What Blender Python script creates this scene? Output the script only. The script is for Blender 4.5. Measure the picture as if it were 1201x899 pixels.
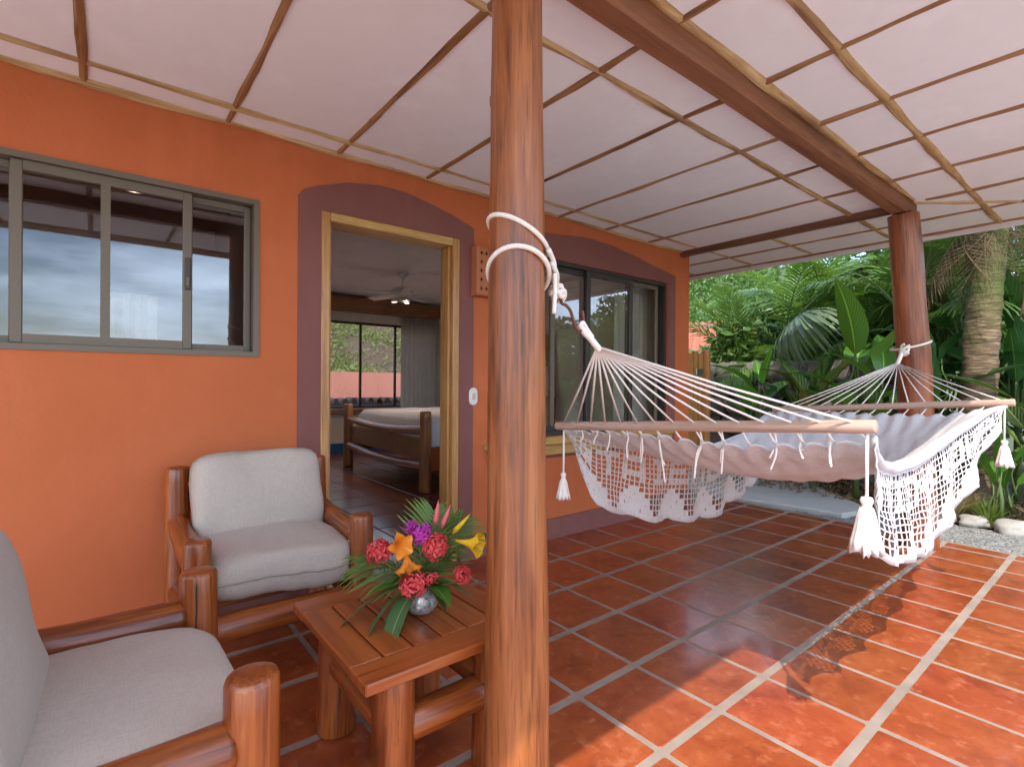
import bpy, math, random
from mathutils import Vector, Matrix, Quaternion, noise
R = math.radians
random.seed(11)
for o in list(bpy.data.objects): bpy.data.objects.remove(o)
S = bpy.context.scene
COL = S.collection

# ------------------------------------------------------------------ camera
cd = bpy.data.cameras.new('camera'); cam = bpy.data.objects.new('camera', cd); COL.objects.link(cam)
S.camera = cam
cd.sensor_width = 36.0; cd.lens = 36.0*602.8/1201; cd.clip_start = 0.05; cd.clip_end = 2000
CAMZ = 1.17
_yaw, _pitch, _roll = R(51.27), R(-0.11), R(0.38)
fw = Vector((math.cos(_yaw)*math.cos(_pitch), math.sin(_yaw)*math.cos(_pitch), math.sin(_pitch)))
rt = Vector((math.sin(_yaw), -math.cos(_yaw), 0)); up = rt.cross(fw)
r2 = rt*math.cos(_roll)+up*math.sin(_roll); u2 = up*math.cos(_roll)-rt*math.sin(_roll)
m = Matrix((r2, u2, -fw)).transposed().to_4x4(); m.translation = (0, 0, CAMZ)
cam.matrix_world = m
S.render.resolution_x = 1024; S.render.resolution_y = 766

# ------------------------------------------------------------------ light
SUN = Vector((-0.585, -0.475, 1.0)).normalized()          # direction towards the sun
w = bpy.data.worlds.new('World'); S.world = w; w.use_nodes = True
nt = w.node_tree; N = nt.nodes; L = nt.links
for n in list(N): N.remove(n)
wo = N.new('ShaderNodeOutputWorld'); bg = N.new('ShaderNodeBackground'); sky = N.new('ShaderNodeTexSky')
sky.sky_type = 'NISHITA'; sky.sun_disc = False
sky.sun_elevation = math.asin(SUN.z); sky.sun_rotation = math.atan2(SUN.x, SUN.y)
sky.air_density = 1.0; sky.dust_density = 1.2; sky.ozone_density = 1.5
tc = N.new('ShaderNodeTexCoord'); mp = N.new('ShaderNodeMapping'); mp.inputs['Scale'].default_value = (1.6, 1.6, 6.0)
cn = N.new('ShaderNodeTexNoise'); cn.inputs['Scale'].default_value = 1.5; cn.inputs['Detail'].default_value = 7; cn.inputs['Roughness'].default_value = .55
cr = N.new('ShaderNodeValToRGB'); cr.color_ramp.elements[0].position = .46; cr.color_ramp.elements[1].position = .80
cr.color_ramp.elements[1].color = (.75, .75, .75, 1)
mx = N.new('ShaderNodeMix'); mx.data_type = 'RGBA'; mx.inputs[7].default_value = (20, 23.5, 29, 1)
L.new(tc.outputs['Generated'], mp.inputs['Vector']); L.new(mp.outputs[0], cn.inputs['Vector']); L.new(cn.outputs[0], cr.inputs[0])
L.new(cr.outputs[0], mx.inputs[0]); L.new(sky.outputs[0], mx.inputs[6]); L.new(mx.outputs[2], bg.inputs[0]); L.new(bg.outputs[0], wo.inputs[0])
bg.inputs[1].default_value = 0.15
sl = bpy.data.lights.new('sun', 'SUN'); so = bpy.data.objects.new('sun', sl); COL.objects.link(so)
sl.energy = 2.0; sl.angle = R(0.5); sl.color = (1.0, .93, .83)
so.rotation_euler = (-SUN).to_track_quat('-Z', 'Y').to_euler(); so.location = (-6, -5, 12)
V = S.view_settings; V.view_transform = 'Standard'; V.look = 'None'; V.exposure = 1.32; V.gamma = 1.0; V.use_curve_mapping = False

# ------------------------------------------------------------------ node helpers
def nodes_of(name):
    mt = bpy.data.materials.new(name); mt.use_nodes = True
    t = mt.node_tree
    return mt, t, t.nodes['Principled BSDF']
def coords(t, scale=(1, 1, 1), kind='Object', rnd=True):
    a = t.nodes.new('ShaderNodeTexCoord'); mp = t.nodes.new('ShaderNodeMapping'); mp.inputs['Scale'].default_value = scale
    src = a.outputs[kind]
    if rnd:
        oi = t.nodes.new('ShaderNodeObjectInfo'); ad = t.nodes.new('ShaderNodeVectorMath'); ad.operation = 'ADD'
        ml = t.nodes.new('ShaderNodeMath'); ml.operation = 'MULTIPLY'; ml.inputs[1].default_value = 37.0
        t.links.new(oi.outputs['Random'], ml.inputs[0]); t.links.new(src, ad.inputs[0]); t.links.new(ml.outputs[0], ad.inputs[1]); src = ad.outputs[0]
    t.links.new(src, mp.inputs['Vector']); return mp.outputs[0]
def noise_n(t, vec, scale, detail=4, rough=.55, dist=0):
    n = t.nodes.new('ShaderNodeTexNoise'); n.inputs['Scale'].default_value = scale; n.inputs['Detail'].default_value = detail
    n.inputs['Roughness'].default_value = rough; n.inputs['Distortion'].default_value = dist
    t.links.new(vec, n.inputs['Vector']); return n.outputs[0]
def ramp(t, fac, stops):
    r = t.nodes.new('ShaderNodeValToRGB'); e = r.color_ramp.elements
    while len(e) < len(stops): e.new(.5)
    for k, (p, c) in enumerate(stops): e[k].position = p; e[k].color = (*c, 1)
    t.links.new(fac, r.inputs[0]); return r.outputs[0]
def mixc(t, fac, a, b, mode='MIX'):
    n = t.nodes.new('ShaderNodeMix'); n.data_type = 'RGBA'; n.blend_type = mode
    for s, val in ((0, fac), (6, a), (7, b)):
        if isinstance(val, (int, float)): n.inputs[s].default_value = val
        elif isinstance(val, tuple): n.inputs[s].default_value = (*val, 1)
        else: t.links.new(val, n.inputs[s])
    return n.outputs[2]
def bump(t, bs, h, strength=.2, dist=.01):
    b = t.nodes.new('ShaderNodeBump'); b.inputs['Strength'].default_value = strength; b.inputs['Distance'].default_value = dist
    t.links.new(h, b.inputs['Height']); t.links.new(b.outputs[0], bs.inputs['Normal'])
def val(t, fac, a, b):
    n = t.nodes.new('ShaderNodeMapRange'); n.inputs[3].default_value = a; n.inputs[4].default_value = b; t.links.new(fac, n.inputs[0]); return n.outputs[0]
def mr(t, fac, lo, hi):
    n = t.nodes.new('ShaderNodeMapRange'); n.inputs[1].default_value = lo; n.inputs[2].default_value = hi; t.links.new(fac, n.inputs[0]); return n.outputs[0]
def plain(name, col, rough=.6, metal=0, var=.15, scale=8, bmp=0, spec=None, coat=0):
    mt, t, b = nodes_of(name)
    v = coords(t); n = noise_n(t, v, scale, 5)
    c = mixc(t, n, tuple(x*(1-var) for x in col), tuple(min(1, x*(1+var)) for x in col))
    t.links.new(c, b.inputs['Base Color']); b.inputs['Roughness'].default_value = rough; b.inputs['Metallic'].default_value = metal
    if spec is not None: b.inputs['Specular IOR Level'].default_value = spec
    b.inputs['Coat Weight'].default_value = coat
    if bmp: bump(t, b, noise_n(t, v, scale*6, 4), bmp, .004)
    return mt
def wood(name, dark, mid, light, rough=.33, grain=14, coat=.35, axis=2, bmp=.12, fib=.55):
    mt, t, b = nodes_of(name)
    def st(k, l): q = [grain*k]*3; q[axis] = grain*l; return tuple(q)
    n1 = noise_n(t, coords(t, st(3.0, .16)), 1.0, 6, .6, .9)          # broad streaks
    n2 = noise_n(t, coords(t, (2.2, 2.2, 2.2)), 1.5, 3)               # patches
    n3 = noise_n(t, coords(t, st(13, .5)), 1.0, 4, .6)                # fine fibres
    n4 = noise_n(t, coords(t, st(1.6, .35)), 1.0, 3, .5, 1.5)         # figure
    c1 = ramp(t, n1, [(.30, dark), (.47, mid), (.68, light)])
    c = mixc(t, ramp(t, n2, [(.35, (0, 0, 0)), (.75, (.55, .55, .55))]), c1, light)
    c = mixc(t, ramp(t, n4, [(.52, (0, 0, 0)), (.66, (.55, .55, .55))]), c, mid)
    c = mixc(t, ramp(t, n3, [(.52, (0, 0, 0)), (.74, (fib, fib, fib))]), c, tuple(x*.6 for x in dark))
    t.links.new(c, b.inputs['Base Color'])
    t.links.new(val(t, n2, rough-.08, rough+.14), b.inputs['Roughness'])
    b.inputs['Coat Weight'].default_value = coat; b.inputs['Coat Roughness'].default_value = .18
    bump(t, b, mixc(t, .6, n3, n1), bmp, .004); return mt
def stucco(name, col, col2, rough=.75, bmp=.25, wear=.3):
    mt, t, b = nodes_of(name); v = coords(t, rnd=False)
    n = noise_n(t, v, 1.5, 7, .65, .3); n2 = noise_n(t, v, 9, 6, .6); n3 = noise_n(t, coords(t, (1, 1, .35), rnd=False), 3.2, 5, .6)
    c = mixc(t, ramp(t, n, [(.35, (0, 0, 0)), (.68, (1, 1, 1))]), col, col2)
    c = mixc(t, val(t, n2, 0, wear*.9), c, tuple(x*.72 for x in col))
    c = mixc(t, ramp(t, n3, [(.55, (0, 0, 0)), (.75, (wear, wear, wear))]), c, tuple(min(1, x*1.25+.02) for x in col2))
    t.links.new(c, b.inputs['Base Color']); b.inputs['Roughness'].default_value = rough; b.inputs['Specular IOR Level'].default_value = .3
    hh = mixc(t, .45, noise_n(t, v, 60, 5, .65), noise_n(t, v, 7, 4, .55, .5)); bump(t, b, hh, bmp, .012); return mt
def leafmat(name, a, b_, rough=.45, trans=.35):
    mt, t, b = nodes_of(name); v = coords(t)
    n = noise_n(t, v, 5, 4); oi = t.nodes.new('ShaderNodeObjectInfo')
    c = mixc(t, n, a, b_); c = mixc(t, val(t, oi.outputs['Random'], 0, .5), c, b_)
    t.links.new(c, b.inputs['Base Color']); b.inputs['Roughness'].default_value = rough
    tr = t.nodes.new('ShaderNodeBsdfTranslucent'); ms = t.nodes.new('ShaderNodeMixShader'); ms.inputs[0].default_value = trans
    c2 = mixc(t, 1.0, c, (1.0, 1.0, .45), 'MULTIPLY'); t.links.new(c2, tr.inputs[0])
    t.links.new(b.outputs[0], ms.inputs[1]); t.links.new(tr.outputs[0], ms.inputs[2]); t.links.new(ms.outputs[0], t.nodes['Material Output'].inputs[0]); return mt
def stripeleaf(name, a, b_, freq=26):
    """broad leaf with pale ribs running out from the midrib: uses the UV map (u across, v along)"""
    mt, t, b = nodes_of(name); tc = t.nodes.new('ShaderNodeTexCoord'); sx = t.nodes.new('ShaderNodeSeparateXYZ'); t.links.new(tc.outputs['UV'], sx.inputs[0])
    ab = t.nodes.new('ShaderNodeMath'); ab.operation = 'ABSOLUTE'; t.links.new(sx.outputs[0], ab.inputs[0])
    m1 = t.nodes.new('ShaderNodeMath'); m1.operation = 'MULTIPLY_ADD'; t.links.new(ab.outputs[0], m1.inputs[0]); m1.inputs[1].default_value = -.35; t.links.new(sx.outputs[1], m1.inputs[2])
    m2 = t.nodes.new('ShaderNodeMath'); m2.operation = 'MULTIPLY'; t.links.new(m1.outputs[0], m2.inputs[0]); m2.inputs[1].default_value = freq*6.28
    m3 = t.nodes.new('ShaderNodeMath'); m3.operation = 'SINE'; t.links.new(m2.outputs[0], m3.inputs[0])
    f = ramp(t, val(t, m3.outputs[0], 0, 1), [(.0, (0, 0, 0)), (1, (1, 1, 1))])
    m3r = t.nodes.new('ShaderNodeMapRange'); m3r.inputs[1].default_value = -1; t.links.new(m3.outputs[0], m3r.inputs[0])
    c = mixc(t, m3r.outputs[0], a, b_)
    mid = ramp(t, ab.outputs[0], [(.03, (1, 1, 1)), (.07, (0, 0, 0))]); c = mixc(t, mid, c, tuple(min(1, x*2.2) for x in b_))
    oi = t.nodes.new('ShaderNodeObjectInfo'); c = mixc(t, val(t, oi.outputs['Random'], 0, .6), c, a)
    old = ramp(t, oi.outputs['Random'], [(.80, (0, 0, 0)), (.95, (.75, .75, .75))]); bl = ramp(t, noise_n(t, coords(t), 6, 5, .6), [(.40, (.15, .15, .15)), (.62, (1, 1, 1))]); c = mixc(t, mixc(t, 1.0, old, bl, 'MULTIPLY'), c, (.30, .22, .06))
    t.links.new(c, b.inputs['Base Color']); b.inputs['Roughness'].default_value = .33
    bump(t, b, m3r.outputs[0], .25, .004)
    tr = t.nodes.new('ShaderNodeBsdfTranslucent'); ms = t.nodes.new('ShaderNodeMixShader'); ms.inputs[0].default_value = .35
    t.links.new(mixc(t, 1.0, c, (1, 1, .4), 'MULTIPLY'), tr.inputs[0]); t.links.new(b.outputs[0], ms.inputs[1]); t.links.new(tr.outputs[0], ms.inputs[2]); t.links.new(ms.outputs[0], t.nodes['Material Output'].inputs[0]); return mt
def glassmat(name, tint=(.93, .94, .93), boost=2.1):
    mt, t, b = nodes_of(name); t.nodes.remove(b)
    g = t.nodes.new('ShaderNodeBsdfGlossy'); g.inputs['Roughness'].default_value = .0; g.inputs[0].default_value = (.95, .97, 1, 1)
    tr = t.nodes.new('ShaderNodeBsdfTransparent'); tr.inputs[0].default_value = (*tint, 1)
    f = t.nodes.new('ShaderNodeFresnel'); f.inputs[0].default_value = boost
    ms = t.nodes.new('ShaderNodeMixShader'); ge = t.nodes.new('ShaderNodeNewGeometry'); iv = t.nodes.new('ShaderNodeMath'); iv.operation = 'SUBTRACT'; iv.inputs[0].default_value = 1.0; t.links.new(ge.outputs['Backfacing'], iv.inputs[1])
    ml = t.nodes.new('ShaderNodeMath'); ml.operation = 'MULTIPLY'; t.links.new(f.outputs[0], ml.inputs[0]); t.links.new(iv.outputs[0], ml.inputs[1])   # the pane mirrors at its outer face only
    t.links.new(ml.outputs[0], ms.inputs[0]); t.links.new(tr.outputs[0], ms.inputs[1]); t.links.new(g.outputs[0], ms.inputs[2])
    t.links.new(ms.outputs[0], t.nodes['Material Output'].inputs[0]); return mt
def fabric(name, col, scale=260, rough=.9, bmp=.3, trans=0):
    mt, t, b = nodes_of(name); v = coords(t)
    k = scale/2.0
    ha = noise_n(t, coords(t, (k, k*.12, k*.12)), 1.0, 2, .5); hb = noise_n(t, coords(t, (k*.12, k, k)), 1.0, 2, .5)
    h = mixc(t, .5, ha, hb); n = noise_n(t, v, 5, 5)
    c = mixc(t, n, tuple(x*.88 for x in col), tuple(min(1, x*1.08) for x in col))
    c = mixc(t, ramp(t, h, [(.42, (.35, .35, .35)), (.56, (0, 0, 0))]), c, tuple(x*.7 for x in col))
    t.links.new(c, b.inputs['Base Color']); b.inputs['Roughness'].default_value = rough; b.inputs['Specular IOR Level'].default_value = .2
    b.inputs['Sheen Weight'].default_value = .12
    bump(t, b, h, bmp, .003)
    if trans:
        tr = t.nodes.new('ShaderNodeBsdfTranslucent'); ms = t.nodes.new('ShaderNodeMixShader'); ms.inputs[0].default_value = trans
        t.links.new(c, tr.inputs[0]); t.links.new(b.outputs[0], ms.inputs[1]); t.links.new(tr.outputs[0], ms.inputs[2]); t.links.new(ms.outputs[0], t.nodes['Material Output'].inputs[0])
    return mt
def emit(name, col, st):
    mt, t, b = nodes_of(name); b.inputs['Base Color'].default_value = (*col, 1); b.inputs['Emission Color'].default_value = (*col, 1); b.inputs['Emission Strength'].default_value = st; return mt

M = {}
M['post'] = wood('post_wood', (.045, .012, .004), (.235, .064, .016), (.40, .135, .038), .38, 8, .12, bmp=.5, fib=.75)
M['rpost'] = wood('red_post_wood', (.06, .015, .007), (.22, .058, .02), (.36, .12, .045), .36, 8, .15, bmp=.5, fib=.7)
M['header'] = wood('header_wood', (.06, .024, .012), (.15, .055, .025), (.22, .09, .04), .5, 7, .1, axis=1)
M['log'] = wood('log_wood', (.038, .008, .003), (.205, .042, .008), (.40, .11, .022), .30, 8, .22, bmp=.35, fib=.8)
M['table'] = wood('table_wood', (.12, .024, .007), (.31, .07, .015), (.40, .112, .026), .32, 9, .25, axis=1, fib=.4)
M['tablex'] = wood('table_end_wood', (.12, .024, .007), (.31, .07, .015), (.40, .112, .026), .32, 9, .25, axis=0, fib=.4)
M['beam'] = wood('beam_wood', (.10, .034, .015), (.21, .075, .03), (.28, .11, .048), .6, 7, .05, axis=0, bmp=.3)
M['batten'] = wood('cane_batten', (.09, .03, .012), (.26, .115, .04), (.42, .22, .09), .5, 8, .1, bmp=.5)
M['bark'] = wood('bark_batten', (.10, .042, .017), (.38, .21, .08), (.66, .44, .21), .6, 7, 0, bmp=.8)
M['frame_wood'] = wood('door_frame_wood', (.20, .08, .022), (.43, .195, .052), (.56, .29, .095), .4, 12, .2)
M['bedlog'] = wood('honey_log_wood', (.10, .03, .010), (.34, .125, .033), (.50, .215, .065), .3, 8, .3, bmp=.3, fib=.6)
M['sill'] = wood('sill_wood', (.25, .12, .03), (.48, .27, .07), (.6, .37, .12), .4, 14, .25, axis=0)
M['bar'] = wood('bar_wood', (.25, .15, .105), (.44, .29, .21), (.54, .38, .29), .6, 9, 0)
M['valance'] = wood('valance_wood', (.12, .05, .02), (.30, .13, .045), (.42, .2, .08), .45, 10, .2, axis=0)
M['gatew'] = wood('gate_wood', (.25, .09, .022), (.48, .20, .05), (.6, .29, .09), .6, 8, 0)
M['orange'] = stucco('orange_stucco', (.53, .134, .042), (.59, .158, .058))
M['maroon'] = stucco('maroon_paint', (.215, .078, .066), (.25, .095, .08), .65, .12)
M['ceil'] = stucco('ceiling_plaster', (.86, .80, .81), (.89, .83, .84), .85, .1)
M['inwall'] = stucco('interior_plaster', (.80, .74, .66), (.83, .77, .69), .85, .1)
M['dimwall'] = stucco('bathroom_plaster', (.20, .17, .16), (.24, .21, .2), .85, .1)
M['bluebase'] = plain('blue_paint', (.02, .12, .32), .5)
M['alu'] = plain('bronze_aluminium', (.155, .122, .088), .45, .25, .05, 3)
M['dalu'] = plain('dark_bronze_aluminium', (.06, .05, .045), .4, .4, .05, 3)
M['glass'] = glassmat('window_glass')
M['white'] = plain('white_plastic', (.75, .72, .68), .4, 0, .04, 3)
M['darkwood'] = plain('split_wood', (.035, .014, .007), .8)
M['black'] = plain('black_gap', (.02, .018, .016), .8)
M['cushion'] = fabric('taupe_fabric', (.51, .43, .36), 700, .9, .35)
M['piping'] = plain('piping_fabric', (.33, .28, .23), .85)
M['rope'] = plain('cotton_rope', (.78, .70, .60), .85, 0, .1, 60, .5)
M['cord'] = plain('cotton_cord', (.84, .76, .69), .85, 0, .06, 40, .3)
M['cloth'] = fabric('hammock_cloth', (.71, .675, .665), 260, .9, .9, .18)
M['lace'] = fabric('crochet_lace', (.74, .70, .69), 500, .9, .4, .15)
M['curtain'] = fabric('curtain_cloth', (.80, .76, .70), 300, .9, .1, .5)
M['sheet'] = fabric('bed_sheet', (.72, .70, .74), 300, .9, .1)
M['rust'] = plain('rusty_iron', (.16, .065, .04), .7, .4, .4, 50)
M['grout'] = plain('grout', (.30, .235, .185), .9, 0, .42, 7, .4)
M['concrete'] = plain('path_concrete', (.46, .46, .44), .85, 0, .14, 5, .4)
M['kerb'] = plain('dark_concrete', (.19, .19, .17), .9, 0, .2, 6, .4)
M['clay'] = plain('clay_tile', (.33, .105, .055), .85, 0, .5, 4, .5)
M['claydark'] = plain('weathered_clay', (.15, .085, .07), .85, 0, .35, 6, .3)
M['pinkwall'] = stucco('pink_stucco', (.62, .25, .19), (.66, .28, .21))
M['terracotta'] = plain('terracotta_lamp', (.44, .145, .062), .75, 0, .1, 10, .2)
M['metal'] = plain('steel', (.5, .5, .5), .3, .9)

def tilemat(name, cs, rough):
    mt, t, b = nodes_of(name); v = coords(t)
    n = noise_n(t, v, 5.5, 7, .68, .4); n2 = noise_n(t, v, 45, 4, .7); oi = t.nodes.new('ShaderNodeObjectInfo')
    c = ramp(t, n, [(.30, cs[0]), (.46, cs[1]), (.64, cs[2])])
    c = mixc(t, val(t, oi.outputs['Random'], 0, .35), c, cs[1])
    c = mixc(t, ramp(t, n2, [(.56, (0, 0, 0)), (.74, (.55, .55, .55))]), c, cs[0])
    c = mixc(t, ramp(t, noise_n(t, v, 19, 5, .65), [(.54, (0, 0, 0)), (.76, (.8, .8, .8))]), c, cs[3])
    hs = t.nodes.new('ShaderNodeHueSaturation'); t.links.new(c, hs.inputs['Color']); t.links.new(val(t, oi.outputs['Random'], .90, 1.12), hs.inputs['Value'])
    sq = t.nodes.new('ShaderNodeMath'); sq.operation = 'FRACT'; sm = t.nodes.new('ShaderNodeMath'); sm.operation = 'MULTIPLY'; sm.inputs[1].default_value = 7.31; t.links.new(oi.outputs['Random'], sm.inputs[0]); t.links.new(sm.outputs[0], sq.inputs[0])
    t.links.new(val(t, sq.outputs[0],   .4965, .504), hs.inputs['Hue']); c = hs.outputs[0]
    t.links.new(c, b.inputs['Base Color']); t.links.new(val(t, n, rough+.10, rough-.04), b.inputs['Roughness'])
    b.inputs['Specular IOR Level'].default_value = .6
    b.inputs['Coat Weight'].default_value = .35; b.inputs['Coat Roughness'].default_value = .12
    h = mixc(t, .5, n, n2); bump(t, b, h, .06, .004); return mt
M['tile'] = tilemat('terracotta_tile', [(.15, .026, .008), (.30, .057, .0155), (.385, .09, .028), (.50, .17, .078)], .28)
M['intile'] = tilemat('interior_tile', [(.13, .032, .018), (.21, .058, .03), (.27, .085, .042), (.3, .11, .06)], .2)
def bounce_paving_mat():  # pale stone for the added paving that bounces light under the porch
    mt, t, b = nodes_of('bounce_paving_tiles'); v = coords(t, rnd=False)
    br = t.nodes.new('ShaderNodeTexBrick'); br.offset = 0; br.inputs['Scale'].default_value = 1.0; br.inputs['Brick Width'].default_value = PX_; br.inputs['Row Height'].default_value = PY_; br.inputs['Mortar Size'].default_value = .013
    br.inputs['Color1'].default_value = (.52, .50, .47, 1); br.inputs['Color2'].default_value = (.58, .56, .52, 1); br.inputs['Mortar'].default_value = (.40, .34, .265, 1)
    t.links.new(v, br.inputs['Vector']); t.links.new(br.outputs[0], b.inputs['Base Color']); b.inputs['Roughness'].default_value = .35; return mt
PX_, PY_ = .3401, .3731
M['bounce_paving'] = bounce_paving_mat()
def groundmat():
    mt, t, b = nodes_of('lawn_and_soil'); v = coords(t, rnd=False)
    n = noise_n(t, v, .5, 6); n2 = noise_n(t, v, 8, 5)
    c = mixc(t, n, (.05, .075, .022), (.085, .10, .03)); c = mixc(t, val(t, n2, 0, .6), c, (.05, .045, .025))
    t.links.new(c, b.inputs['Base Color']); b.inputs['Roughness'].default_value = .95; bump(t, b, n2, .6, .03); return mt
M['ground'] = groundmat()
def gravelmat():
    mt, t, b = nodes_of('grey_gravel'); v = coords(t, rnd=False)
    vo = t.nodes.new('ShaderNodeTexVoronoi'); vo.inputs['Scale'].default_value = 75; t.links.new(v, vo.inputs['Vector'])
    bw = t.nodes.new('ShaderNodeRGBToBW'); t.links.new(vo.outputs['Color'], bw.inputs[0])
    c = ramp(t, bw.outputs[0], [(.1, (.13, .13, .125)), (.5, (.27, .265, .255)), (.9, (.46, .45, .43))])
    c = mixc(t, noise_n(t, v, 4, 4), c, mixc(t, 1., c, (.75, .72, .66), 'MULTIPLY')); t.links.new(c, b.inputs['Base Color']); b.inputs['Roughness'].default_value = .9
    bump(t, b, vo.outputs['Distance'], .8, -.012); return mt
M['gravel'] = gravelmat()
M['mulch'] = plain('leaf_mulch', (.085, .055, .034), .95, 0, .5, 24, .9)
M['litter'] = leafmat('dry_litter', (.13, .08, .04), (.28, .19, .09), .8, .2)
M['stone'] = plain('field_stone', (.135, .122, .105), .95, 0, .7, 5, .9)
M['palestone'] = plain('border_stone', (.40, .375, .33), .9, 0, .3, 12, .7)
M['hill'] = plain('hill_soil', (.06, .09, .028), .95, 0, .4, .2)
M['palm'] = leafmat('palm_leaflet', (.075, .175, .036), (.19, .31, .08), .32, .42)
M['palmb'] = leafmat('blue_palm_leaflet', (.09, .16, .075), (.18, .25, .14), .4, .3)
M['bush'] = leafmat('bush_leaf', (.055, .13, .026), (.14, .24, .055), .35)
M['yleaf'] = leafmat('light_leaf', (.11, .19, .03), (.22, .30, .06), .4)
M['yleaf2'] = leafmat('bouquet_frond', (.075, .17, .035), (.19, .30, .08), .4)
M['heli'] = stripeleaf('broad_leaf', (.07, .20, .028), (.15, .31, .05), 16)
M['dheli'] = stripeleaf('dark_broad_leaf', (.03, .105, .028), (.065, .17, .045), 14)
M['bleaf'] = stripeleaf('bouquet_leaf', (.07, .17, .05), (.20, .30, .13), 14)
M['varieg'] = stripeleaf('variegated_leaf', (.04, .14, .03), (.38, .46, .16), 9)
M['stem'] = plain('green_stem', (.10, .15, .04), .6)
M['dead'] = leafmat('dead_frond', (.10, .06, .035), (.22, .14, .08), .85, .15)
M['scrub'] = leafmat('scrub_leaf', (.10, .15, .03), (.24, .26, .09), .7)
M['drygrass'] = leafmat('dry_grass', (.34, .26, .13), (.48, .38, .2), .8)
def trunkmat():
    mt, t, b = nodes_of('mossy_palm_trunk'); v = coords(t, rnd=False); v2 = coords(t, (4, 4, 26), rnd=False)
    n = noise_n(t, v2, 1.4, 5, .6, .5); c = ramp(t, n, [(.32, (.05, .034, .02)), (.5, (.17, .115, .065)), (.74, (.40, .29, .17))])
    sp = t.nodes.new('ShaderNodeSeparateXYZ'); t.links.new(coords(t, rnd=False), sp.inputs[0])
    h = val(t, sp.outputs[2], 0, 1); n3 = noise_n(t, v, 5, 5)
    ad = t.nodes.new('ShaderNodeMath'); ad.operation = 'MULTIPLY_ADD'; t.links.new(n3, ad.inputs[0]); ad.inputs[1].default_value = 1.6; t.links.new(sp.outputs[2], ad.inputs[2])
    c = mixc(t, ramp(t, mr(t, ad.outputs[0], 0, 4), [(.60, (0, 0, 0)), (.74, (.7, .7, .7))]), c, (.085, .13, .022))
    t.links.new(c, b.inputs['Base Color']); b.inputs['Roughness'].default_value = .9; bump(t, b, n, .9, .03); return mt
M['trunk'] = trunkmat()
M['thintrunk'] = plain('slim_palm_trunk', (.13, .12, .08), .85, 0, .4, 14, .6)
def vasemat():
    mt, t, b = nodes_of('mirror_mosaic'); v = coords(t, (1, 1, 1), rnd=False)
    br = t.nodes.new('ShaderNodeTexVoronoi'); br.inputs['Scale'].default_value = 115; br.distance = 'CHEBYCHEV'; br.inputs['Randomness'].default_value = .25; t.links.new(v, br.inputs['Vector'])
    bw = t.nodes.new('ShaderNodeRGBToBW'); t.links.new(br.outputs['Color'], bw.inputs[0])
    c = ramp(t, bw.outputs[0], [(.2, (.12, .20, .24)), (.42, (.55, .56, .50)), (.6, (.40, .16, .12)), (.75, (.22, .36, .42)), (.9, (.85, .85, .80))])
    g = ramp(t, br.outputs['Distance'], [(.42, (0, 0, 0)), (.5, (1, 1, 1))]); c = mixc(t, g, c, (.45, .43, .4))
    t.links.new(c, b.inputs['Base Color']); b.inputs['Metallic'].default_value = .35; b.inputs['Roughness'].default_value = .18
    bump(t, b, bw.outputs[0], .5, .004); return mt
M['vase'] = vasemat()
M['red'] = leafmat('red_petal', (.62, .035, .045), (.78, .10, .10), .5, .2)
M['yellow'] = leafmat('yellow_petal', (.85, .42, .015), (.9, .6, .03), .4, .2)
M['orangep'] = leafmat('orange_petal', (.80, .18, .02), (.85, .34, .04), .4, .2)
M['purple'] = leafmat('magenta_petal', (.38, .01, .25), (.55, .05, .40), .5, .2)
M['pinkp'] = leafmat('pink_bract', (.75, .07, .12), (.85, .2, .2), .4, .2)
M['lampglow'] = emit('lamp_glow', (1, .8, .55), 6)
M['fanglow'] = emit('fan_lamp_glow', (1, .78, .60), 950)
M['shade'] = plain('lamp_shade_cloth', (.62, .5, .33), .8)
M['picture'] = plain('picture_canvas', (.35, .3, .12), .7, 0, .6, 6)
M['gold'] = plain('gilt_frame', (.5, .32, .06), .4, .3)

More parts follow.
